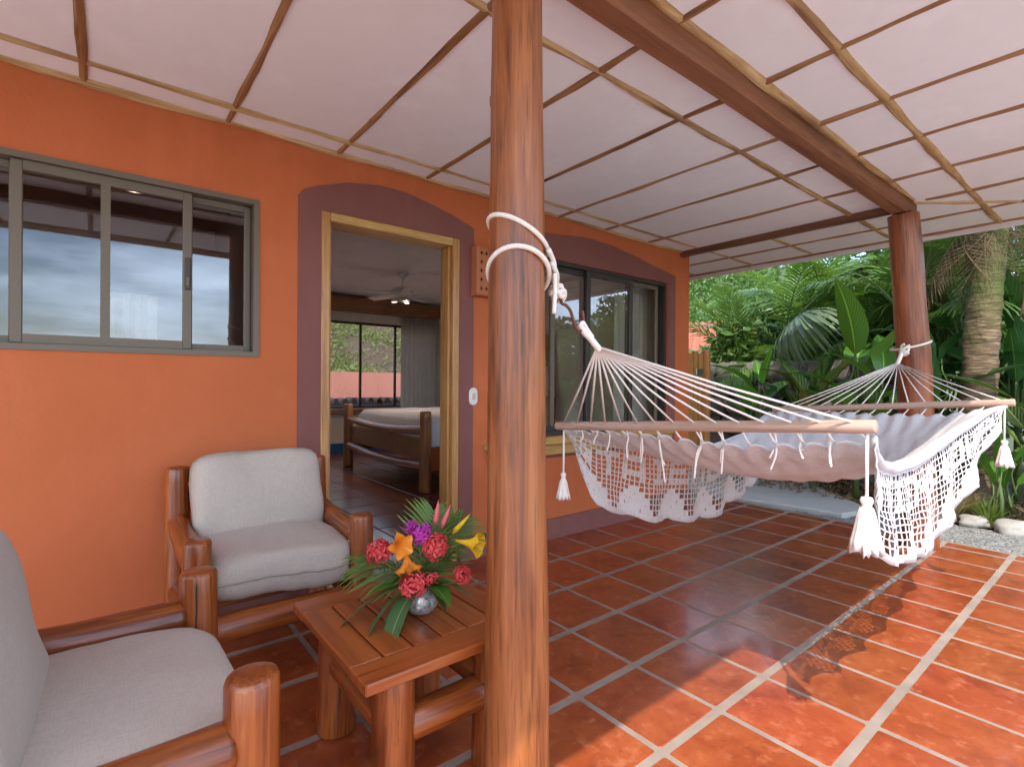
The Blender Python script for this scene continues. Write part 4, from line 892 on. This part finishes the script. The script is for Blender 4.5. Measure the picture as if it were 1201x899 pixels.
star_cluster('red ixora cluster furthest left in the bouquet', (-.125, .130, .05), .036, 60, 1); star_cluster('large red ixora cluster just above the vase rim', (-.008, .045, .085), .038, 70, 2)
star_cluster('red ixora cluster between the orange and yellow flowers', (.055, .150, .06), .038, 62, 3); star_cluster('hanging red ixora cluster at the right of the bouquet', (.135, .062, .06), .028, 40, 4)
star_cluster('small red ixora bud cluster right above the vase', (.045, .06, .08), .020, 26, 8); star_cluster('magenta orchid spray at the top of the bouquet', (.005, .185, .05), .034, 40, 5, 'purple'); star_cluster('small magenta orchid tip at the top left', (-.03, .205, .04), .022, 18, 6, 'purple')
def bell(lbl, off, d, L_, mat, seed):
    c = FC+at_view(*off); rings = []
    for k_, (r_, u) in enumerate([(.004, 0), (.007, .3), (.014, .6), (.024, .82), (.034, .97), (.036, 1.0)]):
        rings.append([(math.cos(2*math.pi*a/20)*r_*(1+.22*(u**4)*math.cos(5*2*math.pi*a/20)), L_*u-.006*(u**4)*math.cos(5*2*math.pi*a/20), math.sin(2*math.pi*a/20)*r_*(1+.22*(u**4)*math.cos(5*2*math.pi*a/20))) for a in range(20)])
    o = MB().rings(rings, True, False).build('bell_flower', mat); aim(o, tuple(c), d); return tag(o, lbl, 'flower', 'bell flowers in the bouquet')
bell('yellow bell flower opening to the right of the bouquet', (.115, .165, .04), at_view(1, -.05, .4), .085, 'yellow', 1); bell('orange bell flower in the middle of the bouquet', (-.075, .165, .06), at_view(.55, .1, .9), .07, 'orangep', 2)
bell('yellow-orange flower drooping over the middle leaves', (-.035, .145, .085), at_view(.25, -.8, .4), .06, 'orangep', 3)
for lbl, off, d, mat in (('pink upright bract behind the magenta orchid', (.045, .20, .0), at_view(.1, 1, 0), 'pinkp'), ('second pink bract leaning right beside the first', (.065, .19, .0), at_view(.35, 1, 0), 'pinkp'), ('slim yellow bud pointing up behind the yellow bell', (.10, .175, .0), at_view(.8, .9, 0), 'yellow')):
    o = MB().tube([(0, 0, 0), (0, .02, .001), (0, .05, .0), (0, .085, 0)], [.003, .009, .007, .0005], 8).build('bract', mat); aim(o, tuple(FC+at_view(*off)), d); tag(o, lbl, 'flower', 'buds in the bouquet')

# ================================================================== OUTSIDE : path, gravel, walls
pa = MB(); poly = [(5.06, 5.2), (5.06, 3.0), (5.10, 2.58), (5.225, 1.75), (5.42, 1.70), (5.72, 1.755), (6.2, 2.2), (6.62, 2.62), (6.95, 3.4), (7.0, 5.2)]
pa.rings([[(x, y, -.12) for x, y in poly], [(x, y, .0) for x, y in poly], [(x+(.012 if x < 6 else -.012), y, .012) for x, y in poly]])
o = pa.build('garden_path', 'concrete', smooth=False); tag(o, 'pale concrete slab path beyond the patio edge', 'path', kind='structure')
o = MB().box(4.976, 5.06, -1.7, 5.2, -.16, -.022).build('patio_kerb', 'kerb', smooth=False); tag(o, 'dark concrete strip along the end of the tiles', 'kerb', kind='structure')
def bumpy(x0, x1, y0, y1, z, amp, nx, ny, name, mat, sc=3):
    return MB().grid(lambda u, v: (x0+(x1-x0)*u, y0+(y1-y0)*v, z+amp*noise.noise(Vector(((x0+(x1-x0)*u)*sc, (y0+(y1-y0)*v)*sc, 2)))), nx, ny).build(name, mat)
o = bumpy(5.06, 5.80, -3.0, 2.3, -.035, .012, 30, 120, 'gravel_strip', 'gravel', 8); tag(o, 'grey gravel strip between tiles and flower bed', 'gravel', kind='structure')
o = bumpy(5.80, 13, -6, 12, -.03, .05, 70, 110, 'garden_bed', 'mulch', 1.7); tag(o, 'dark mulched planting bed', 'flower bed', kind='structure')
def rock_mesh(seed, n=3):
    import bmesh
    bm = bmesh.new(); bmesh.ops.create_icosphere(bm, subdivisions=n, radius=1)
    for v in bm.verts:
        p = v.co.copy(); k_ = max(abs(p.x), abs(p.y), abs(p.z)); p = p.lerp(p/k_*.86, .45); q = 1+.28*noise.noise(p*1.3+Vector((seed*5.1, seed, 0)))+.14*noise.noise(p*3.1+Vector((seed, 0, 3)))+.05*noise.noise(p*8+Vector((seed, 2, 3))); v.co = p*q
    me = bpy.data.meshes.new('stone'); bm.to_mesh(me); bm.free(); me.polygons.foreach_set('use_smooth', [True]*len(me.polygons)); return me
RK = [rock_mesh(s_) for s_ in range(6)]; RP = []
for me in RK: me.materials.append(M['stone']); q = me.copy(); q.materials.clear(); q.materials.append(M['palestone']); RP.append(q)
rnd = random.Random(5)
lbls = ['flat pale stone', 'rounded grey stone', 'broad low stone', 'small angular stone', 'knobbly pale stone', 'long flat stone', 'squat grey stone', 'tilted pale stone', 'lumpy border stone', 'smooth oval stone', 'chipped grey stone', 'thin pale stone']
for k_ in range(12):
    y = 1.42-k_*.235; o = mkobj('border_stone', RP[k_ % 6], None, (5.83+rnd.uniform(-.03, .03), y, .005)); o.scale = (.075+rnd.random()*.03, .10+rnd.random()*.03, .055+rnd.random()*.02); o.rotation_euler = (rnd.uniform(-.2, .2), rnd.uniform(-.2, .2), rnd.uniform(-.5, .5))
    tag(o, 'pale field stone edging the gravel strip beside the flower bed', 'stone', 'stones edging the gravel strip')
sw_ = thing('stone_wall', 'dry-laid garden retaining wall of grey field stones', 'stone wall', (7.0, 3.3, 0)); sw_.rotation_euler = (0, 0, R(8))
row_z = 0.0; kk = 0
for row in range(6):
    y = -1.6+rnd.uniform(-.1, .1); hgt = .25+rnd.uniform(-.02, .03)
    while y < 1.9:
        wd = rnd.uniform(.26, .46); o = mkobj('stone', RK[kk % 6], sw_, (rnd.uniform(-.04, .04), y+wd/2, row_z+hgt/2)); o.scale = (.19, wd*.56, hgt*.60); o.rotation_euler = (rnd.uniform(-.15, .15), rnd.uniform(-.1, .1), rnd.uniform(-.2, .2)); y += wd*.98; kk += 1
    row_z += hgt*.96
MB().box(.06, .6, -1.6, 1.9, -.1, 1.32).build('earth_fill', 'mulch', sw_, smooth=False)
gt = thing('wooden_gate', 'slatted wooden garden gate with metal latch beside the house corner', 'gate', (5.64, 3.62, 0)); gt.rotation_euler = (0, 0, R(-3))
for k_ in range(7): MB().box(-.36+k_*.105, -.36+k_*.105+.092, -.012, .012, .08, 1.55+(.03 if k_ % 2 else 0), .003).build('board', 'gatew', gt, smooth=False)
for z in (.3, 1.3): MB().box(-.37, .38, .0125, .045, z, z+.09, .003).build('cross_rail', 'gatew', gt, smooth=False)
log('gate_post', (.44, 0, 0), (.44, 0, 1.6), .06, .055, 'gatew', gt, 4); MB().box(.20, .34, -.03, -.0125, 1.28, 1.36, .003).build('latch', 'metal', gt, smooth=False)
nh = thing('neighbour_house', 'neighbour house with orange clay tile roof below the trees', 'house', (14.2, 8.1, 0)); nh.rotation_euler = (0, 0, R(-60))
rn = random.Random(3)
def nroof(u, v): return (-6+9*u, -1.0+4.2*v, 1.55+1.75*v+.085*abs(math.sin(math.pi*u*41))-.05*((v*12) % 1)+.02*noise.noise(Vector((u*54, v*12, 0))))
MB().grid(nroof, 324, 72).build('roof', 'clay', nh, smooth=False); MB().box(-5.7, 2.7, -.4, 3.2, -.2, 1.75).build('wall', 'pinkwall', nh, smooth=False)
# behind the bedroom window
gw = MB().box(.0, 10.0, 11.2, 11.4, -.2, 1.38).build('garden_wall', 'pinkwall', smooth=False); tag(gw, 'pink rendered garden wall outside the bedroom window', 'garden wall')
cp = thing('tiled_coping', 'row of weathered half-round clay tiles outside the bedroom window', 'coping', (2.0, 9.35, 0)); MB().box(-.2, 4.6, -.12, .12, -.2, .76).build('coping_wall', 'claydark', cp, smooth=False)
tl = MB(); rr = []
for y in (-.16, .16): rr.append([(.075*math.cos(math.pi*a/8), y, .115*math.sin(math.pi*a/8)) for a in range(9)]+[(.058*math.cos(math.pi*a/8), y, .09*math.sin(math.pi*a/8)) for a in reversed(range(9))])
cm = tl.rings(rr).build('tile', 'claydark', smooth=False, mesh_only=True)
for k_ in range(28): o = mkobj('tile', cm, cp, (k_*.165, 0, .755+rn.uniform(-.006, .006)))

# ================================================================== VEGETATION
def leafcloud(n, fn, size, seed, aspect=.45, jitter=1.0):
    rnd = random.Random(seed); mb = MB()
    for _ in range(n):
        p = fn(rnd); nrm = Vector((rnd.gauss(0, 1), rnd.gauss(0, 1), rnd.gauss(.35, 1))).normalized(); a = nrm.orthogonal().normalized(); a = Quaternion(nrm, rnd.random()*6.28) @ a; b = nrm.cross(a); s_ = size*rnd.uniform(.6, 1.3)
        mb.add([p-a*s_*.5, p+b*s_*aspect*.5+nrm*s_*.06, p+a*s_*.5-nrm*s_*.08, p-b*s_*aspect*.5+nrm*s_*.06], [(0, 1, 2, 3)])
    return mb
def bush(label, x, y, h, rad, n, size, mat, seed, name='shrub', grp='dense shrubs behind the garden bed'):
    t = thing(name, label, 'shrub', (x, y, -.05), 0, grp); rnd = random.Random(seed)
    cl_ = [(Vector((rnd.gauss(0, .42)*rad, rnd.gauss(0, .42)*rad, h*rnd.uniform(.25, .95))), rad*rnd.uniform(.28, .5)) for _ in range(12)]
    def f(r_):
        c, q = r_.choice(cl_); d = Vector((r_.gauss(0, 1), r_.gauss(0, 1), r_.gauss(0, 1))).normalized(); return c+d*q*r_.random()**.35
    o = leafcloud(n, f, size, seed).build('foliage', mat, t, smooth=False); o['kind'] = 'stuff'
    MB().tube([(0, 0, 0), (.03, .02, h*.4), (.0, .05, h*.8)], [.05, .035, .01], 7).build('stem', 'thintrunk', t); return t
B = [(8.7, .6, 3.6, 1.2, 'right behind the mossy palm trunk'), (8.9, 1.9, 3.8, 1.3, 'between the mossy trunk and the red post'), (9.1, 3.2, 3.4, 1.3, 'behind the hanging fan leaf'), (9.8, 4.4, 2.7, 1.1, 'above the stone wall'), (10.6, 5.2, 2.1, 1.0, 'nearest the neighbour roof'), (10.4, 2.6, 4.6, 1.5, 'tallest of the row in the middle'), (10.2, .6, 4.5, 1.5, 'tallest of the row by the mossy trunk'), (8.6, -.9, 3.2, 1.3, 'past the mossy trunk towards the lawn'), (8.8, -2.6, 3.2, 1.4, 'at the lawn end of the bed')]
for k_, (x, y, h, rad, d) in enumerate(B): bush('dense dark green shrub '+d, x, y, h, rad, 5200 if y > -.5 else 3000, .17, 'bush', 30+k_)
FM = [frond_mesh('frond', 1.9, 34, .50, .034, .75, 'palm', .55, 11), frond_mesh('frond', 2.0, 36, .52, .034, 1.0, 'palm', .6, 12, .15), frond_mesh('frond', 1.7, 30, .46, .034, .55, 'palm', .5, 13)]
def palm(label, x, y, th, nf, seed, sc=1.0, stems=4, tilt=(15, 65), az=None, name='areca_palm'):
    t = thing(name, label, 'palm', (x, y, -.05), 0, 'feathery palms in the garden'); rnd = random.Random(seed)
    for s_ in range(stems):
        a = rnd.random()*6.28; dx, dy = math.cos(a)*.14*min(s_, 2), math.sin(a)*.14*min(s_, 2); hh = th*rnd.uniform(.75, 1.1)
        MB().tube([(dx*.6, dy*.6, 0), (dx, dy, hh*.5), (dx*1.5, dy*1.5, hh)], [.05*sc, .038*sc, .03*sc], 8).build('trunk', 'thintrunk', t)
        for k_ in range(nf//stems):
            o = mkobj('frond', FM[rnd.randrange(3)], t); ang = (rnd.random()*6.28 if az is None else R(rnd.uniform(*az))); el = R(rnd.uniform(*tilt)); d = Vector((math.cos(ang)*math.cos(el), math.sin(ang)*math.cos(el), math.sin(el)))
            aim(o, (dx*1.5, dy*1.5, hh-.05), d, rnd.uniform(-.4, .4)); q = sc*rnd.uniform(.8, 1.1); o.scale = (q, q, q)
    return t
palm('feathery palm clump arching over the stone wall', 8.2, 3.75, 1.2, 16, 1, .95)
palm('feathery palm clump behind the hanging fan leaf', 8.0, 3.0, 1.9, 18, 2, 1.05)
palm('taller feathery palm clump behind the red post', 8.3, 1.75, 2.0, 16, 3, 1.1)
palm('feathery palm at the far end of the stone wall', 10.2, 4.3, 1.2, 12, 4, .9)
palm('feathery palm beyond the gravel strip, seen mirrored in the window', 7.4, -.9, 1.0, 14, 6, 1.0); palm('feathery palm at the lawn end of the planting bed', 7.6, -2.6, 1.2, 14, 7, 1.0)
# mossy palm with a skirt of dead fronds
mpx, mpy = 6.5, 1.08
mpm = thing('mossy_palm', 'thick mossy palm trunk with a skirt of dead fronds', 'palm', (mpx, mpy, -.05), 0)
rings = []; nn = 24
for k_ in range(64):
    u = k_/63; z = 2.75*u; r_ = .145-.02*u+.03*max(0, 1-u*7); cx = .03*math.sin(u*2.4)+.04*u; cy = -.02-.10*u*u
    ring = []
    for a in range(nn):
        th_ = 2*math.pi*a/nn; q = r_*(1+.055*((k_ % 3 == 0)-.3)+.09*noise.noise(Vector((math.cos(th_)*1.5, math.sin(th_)*1.5, z*5)))); ring.append((cx+math.cos(th_)*q, cy+math.sin(th_)*q, z))
    rings.append(ring)
MB().rings(rings).build('trunk', 'trunk', mpm)
DM = [frond_mesh('dead_frond', 1.2, 13, .42, .010, 1.5, 'dead', .15, 21, -1.2), frond_mesh('dead_frond', .9, 10, .40, .013, 1.9, 'dead', .05, 22, -1.6)]
rnd = random.Random(9)
for k_ in range(34):
    a = rnd.random()*6.28; el = R(rnd.uniform(-30, 15)); o = mkobj('dead_frond', DM[k_ % 2], mpm); aim(o, (.06+math.cos(a)*.08, -.10+math.sin(a)*.08, 2.62+rnd.random()*.15), (math.cos(a)*math.cos(el), math.sin(a)*math.cos(el), math.sin(el)), rnd.uniform(-1, 1)); q = rnd.uniform(.40, .62); o.scale = (q, q, q)
for k_ in range(9):
    a = k_*2.4; el = R(rnd.uniform(15, 60)); o = mkobj('frond', FM[k_ % 3], mpm); aim(o, (.07, -.1, 2.8), (math.cos(a)*math.cos(el), math.sin(a)*math.cos(el), math.sin(el)))
MB().tube([(-.05, -.45, 2.75), (-.08, -.40, 2.3), (-.1, -.36, 1.95), (-.1, -.33, 1.8)], [.02, .016, .012, .006], 7).build('dead_stalk', 'dead', mpm)
# fan palm
def fan_mesh(name, nseg, rad, mat, spread=R(290), droop=.6, seed=0):
    mb = MB(); rnd = random.Random(seed)
    for k_ in range(nseg):
        a = -spread/2+spread*(k_+.5)/nseg; d = Vector((math.sin(a), math.cos(a), 0)); side = Vector((math.cos(a), -math.sin(a), 0)); ln = rad*(.72+.28*math.cos(a*.5))*rnd.uniform(.92, 1.05); wm = rad*spread/nseg*.27; o = len(mb.v); dr = droop*rnd.uniform(.8, 1.25)
        for u, w_ in ((.03, .05), (.3, .62), (.55, 1.0), (.78, .62), (1.0, .03)):
            c = d*ln*u*(1-.25*dr*u*u)+Vector((0, 0, -ln*dr*u*u*.75-.02*u)); h_ = Vector((0, 0, wm*w_*.45)); mb.v += [tuple(c-side*wm*w_+h_), tuple(c), tuple(c+side*wm*w_+h_)]
        for i in range(4):
            b = o+3*i; mb.f += [(b, b+1, b+4, b+3), (b+1, b+2, b+5, b+4)]
    return mb.build(name, mat, smooth=False, mesh_only=True)
fp = thing('fan_palm', 'fan palm with a large grey-green leaf hanging from an arched stalk', 'palm', (6.9, 1.55, -.05))
MB().tube([(0, 0, 0), (.03, .02, .9), (.0, .03, 1.8)], [.09, .08, .07], 10).build('trunk', 'thintrunk', fp)
FN = [fan_mesh('fan_leaf', 38, .78, 'palmb', R(300), .95, 1), fan_mesh('fan_leaf', 34, .62, 'palm', R(290), .55, 2)]
def fanleaf(base, tip, d, me, sc=1, roll=0, arch=.12):
    o = mkobj('fan_leaf', me, fp); aim(o, tip, d, roll); o.scale = (sc, sc, sc); b = Vector(base); t_ = Vector(tip); mid = b.lerp(t_, .5)+Vector((0, 0, arch)); MB().tube(smooth([b, mid, t_]), .011, 6).build('leaf_stalk', 'stem', fp)
fanleaf((0, .03, 1.8), (-.40, 1.10, 2.05), (-.35, .80, -.60), FN[0], 1.0, 0, .55)
fanleaf((0, .03, 1.8), (.5, .9, 2.6), (.3, .9, .1), FN[1]); fanleaf((0, .03, 1.8), (-.5, -.2, 2.75), (-.6, -.3, .3), FN[1]); fanleaf((0, .03, 1.8), (.1, -.4, 2.1), (.2, -1, 0), FN[1], .9); fanleaf((0, .03, 1.7), (.6, .3, 2.2), (.9, .3, -.2), FN[1]); fanleaf((0, .03, 1.75), (.45, .9, 1.75), (.2, .9, -.5), FN[1], .9)
# broad-leaved plants
def broad_mesh(name, L_, w_, arch, mat, seed=0): return strip_leaf(L_, w_, arch, .35, seed, 14, 6).build(name, mat, mesh_only=True)
BL = {k_: [broad_mesh('leaf', .75, .24, .35, k_, 1), broad_mesh('leaf', .62, .25, .6, k_, 2), broad_mesh('leaf', .7, .20, .15, k_, 3)] for k_ in ('heli', 'dheli', 'varieg')}
SK = MB().tube([(0, 0, 0), (0, -.15, -.06), (0, -.32, -.22)], [.008, .011, .014], 6).build('leaf_stalk', 'stem', mesh_only=True)
def broad(label, x, y, h, n, mat, seed, sc=1.0, el=(25, 80), rad=.22, name='heliconia', z=-.03):
    t = thing(name, label, 'plant', (x, y, z), 0, 'broad-leaved plants in the garden bed'); rnd = random.Random(seed)
    MB().tube([(0, 0, 0), (.02, .0, h*.5), (0, .02, h)], [.03*sc, .024*sc, .012*sc], 7).build('stem', 'stem', t)
    for k_ in range(n):
        a = k_*2.399+rnd.uniform(-.4, .4); e = R(rnd.uniform(*el)); zz = h*(.35+.65*(k_+.5)/n); d = Vector((math.cos(a)*math.cos(e), math.sin(a)*math.cos(e), math.sin(e)))
        o = mkobj('leaf', BL[mat][rnd.randrange(3)], t); q = sc*rnd.uniform(.75, 1.15); o.scale = (q, q, q); aim(o, Vector((0, 0, zz))+d*rad*sc, d, rnd.uniform(-.5, .5)); s_ = mkobj('leaf_stalk', SK, o)
    return t
PL = [('bright broad-leaved plant in front of the stone wall', 6.3, 3.0, 1.15, 9, 'heli', 1, .85), ('tall upright broad-leaved plant under the fan leaf', 6.15, 1.93, 1.35, 10, 'heli', 2, 1.0), ('broad-leaved plant just left of the red post', 6.0, 1.66, 1.15, 9, 'heli', 3, .85),
      ('low dark-leaved plant at the foot of the stone wall', 6.6, 2.6, 1.0, 10, 'dheli', 4, .9), ('pale striped-leaf plant between wall and red post', 6.2, 2.38, 1.1, 9, 'varieg', 5, .75), ('big dark-leaved plant behind the mossy trunk', 7.2, .85, 1.7, 12, 'dheli', 6, 1.1),
      ('pale striped-leaf plant right of the mossy trunk', 6.15, .62, 1.15, 8, 'varieg', 7, .8), ('bright broad-leaved plant beneath the far tassel', 5.98, .80, .45, 8, 'heli', 8, .7), ('dark-leaved plant between mossy trunk and red post', 6.7, 1.42, 1.3, 11, 'dheli', 9, 1.0),
      ('tall dark-leaved plant at the back of the bed', 7.5, 1.3, 2.0, 12, 'dheli', 10, 1.15), ('bright broad-leaved plant beyond the mossy trunk', 6.7, .45, .8, 10, 'heli', 11, .9), ('dark-leaved plant at the bed edge past the striped plant', 6.3, .1, 1.0, 10, 'dheli', 12, .9), ('bright broad-leaved plant at the lawn side of the bed', 6.5, -.8, 1.0, 10, 'heli', 13, 1.0), ('tall dark-leaved plant behind the bright bed-edge plants', 7.4, .2, 1.6, 12, 'dheli', 14, 1.1)]
for lb, x, y, h, n, mt, sd, sc in PL: broad(lb, x, y, h, n, mt, sd, sc)
def tuft(label, x, y, n, h, mat, seed, wd=.007, spread=.6):
    rnd = random.Random(seed); mb = MB()
    for _ in range(n):
        a = rnd.random()*6.28; e = rnd.random()**.7*spread; ln = h*rnd.uniform(.5, 1.1); d = Vector((math.cos(a)*e, math.sin(a)*e, 1)).normalized(); sd = Vector((-math.sin(a), math.cos(a), 0)); b = Vector((math.cos(a), math.sin(a), 0))*rnd.random()*.05; o = len(mb.v)
        for u, w_ in ((0, 1), (.5, .8), (1, .1)): c = b+d*ln*u+Vector((math.cos(a)*e*ln*.5*u*u, math.sin(a)*e*ln*.5*u*u, -ln*.35*u*u*e)); mb.v += [tuple(c-sd*wd*w_), tuple(c+sd*wd*w_)]
        mb.f += [(o, o+1, o+3, o+2), (o+2, o+3, o+5, o+4)]
    o = mb.build('grass_tuft', mat, None, False, (x, y, -.02)); return tag(o, label, 'grass', 'grass tufts in the bed', 'stuff')
tuft('dry straw-coloured grass tuft behind the border stones', 5.98, 1.12, 260, .36, 'drygrass', 1); tuft('green grass tuft beside the dry one', 5.96, .88, 160, .26, 'yleaf', 2); tuft('short green tuft by the path slab', 6.1, 1.55, 160, .22, 'yleaf', 3); tuft('dry tuft near the bed edge', 6.0, .5, 160, .28, 'drygrass', 4)
o = leafcloud(2600, lambda r_: Vector((r_.uniform(5.82, 7.3), r_.uniform(-.6, 3.2), -.02+r_.random()*.05)), .07, 77, .4).build('leaf_litter', 'litter', None, False); tag(o, 'fallen brown leaves on the planting bed', 'leaf litter', kind='stuff')
# hillside behind the house and far wooded hill
def slope(u, v): x = -12+34*u; y = 12.5+18*v; return (x, y, -.2+9.0*v**1.1+.6*noise.noise(Vector((x*.4, y*.4, 0))))
o = MB().grid(slope, 40, 30).build('hillside', 'mulch'); tag(o, 'earth slope behind the house', 'hillside', kind='structure')
def slp(r_):
    while True:
        u, v = r_.random()*.42+.42, r_.random()**1.2; p = Vector(slope(u, v))
        if noise.noise(p*.45+Vector((3, 0, 0))) > -.12 or r_.random() < .25: return p+Vector((0, 0, r_.random()*.45))
o = leafcloud(30000, slp, .17, 78).build('hillside_scrub', 'scrub', None, False); tag(o, 'green scrub covering the slope behind the house', 'scrub', kind='stuff')
def hill(u, v):
    a = R(8+44*u); d = 70+110*v; h = (12+36*math.sin(min(1, v*1.05)*math.pi*.5))*(.85+.25*noise.noise(Vector((u*4, v*2, 1)))); return (math.cos(a)*d, math.sin(a)*d, h*v*.95-3)
o = MB().grid(hill, 60, 40).build('far_hill', 'hill'); tag(o, 'wooded hill in the distance', 'hill', kind='structure')
o = leafcloud(52000, lambda r_: Vector(hill(.36+.26*r_.random(), r_.random()))+Vector((0, 0, r_.random()**2*3.0)), .75, 79, .7).build('hill_forest', 'bush', None, False); tag(o, 'forest canopy on the distant hill', 'forest', kind='stuff')
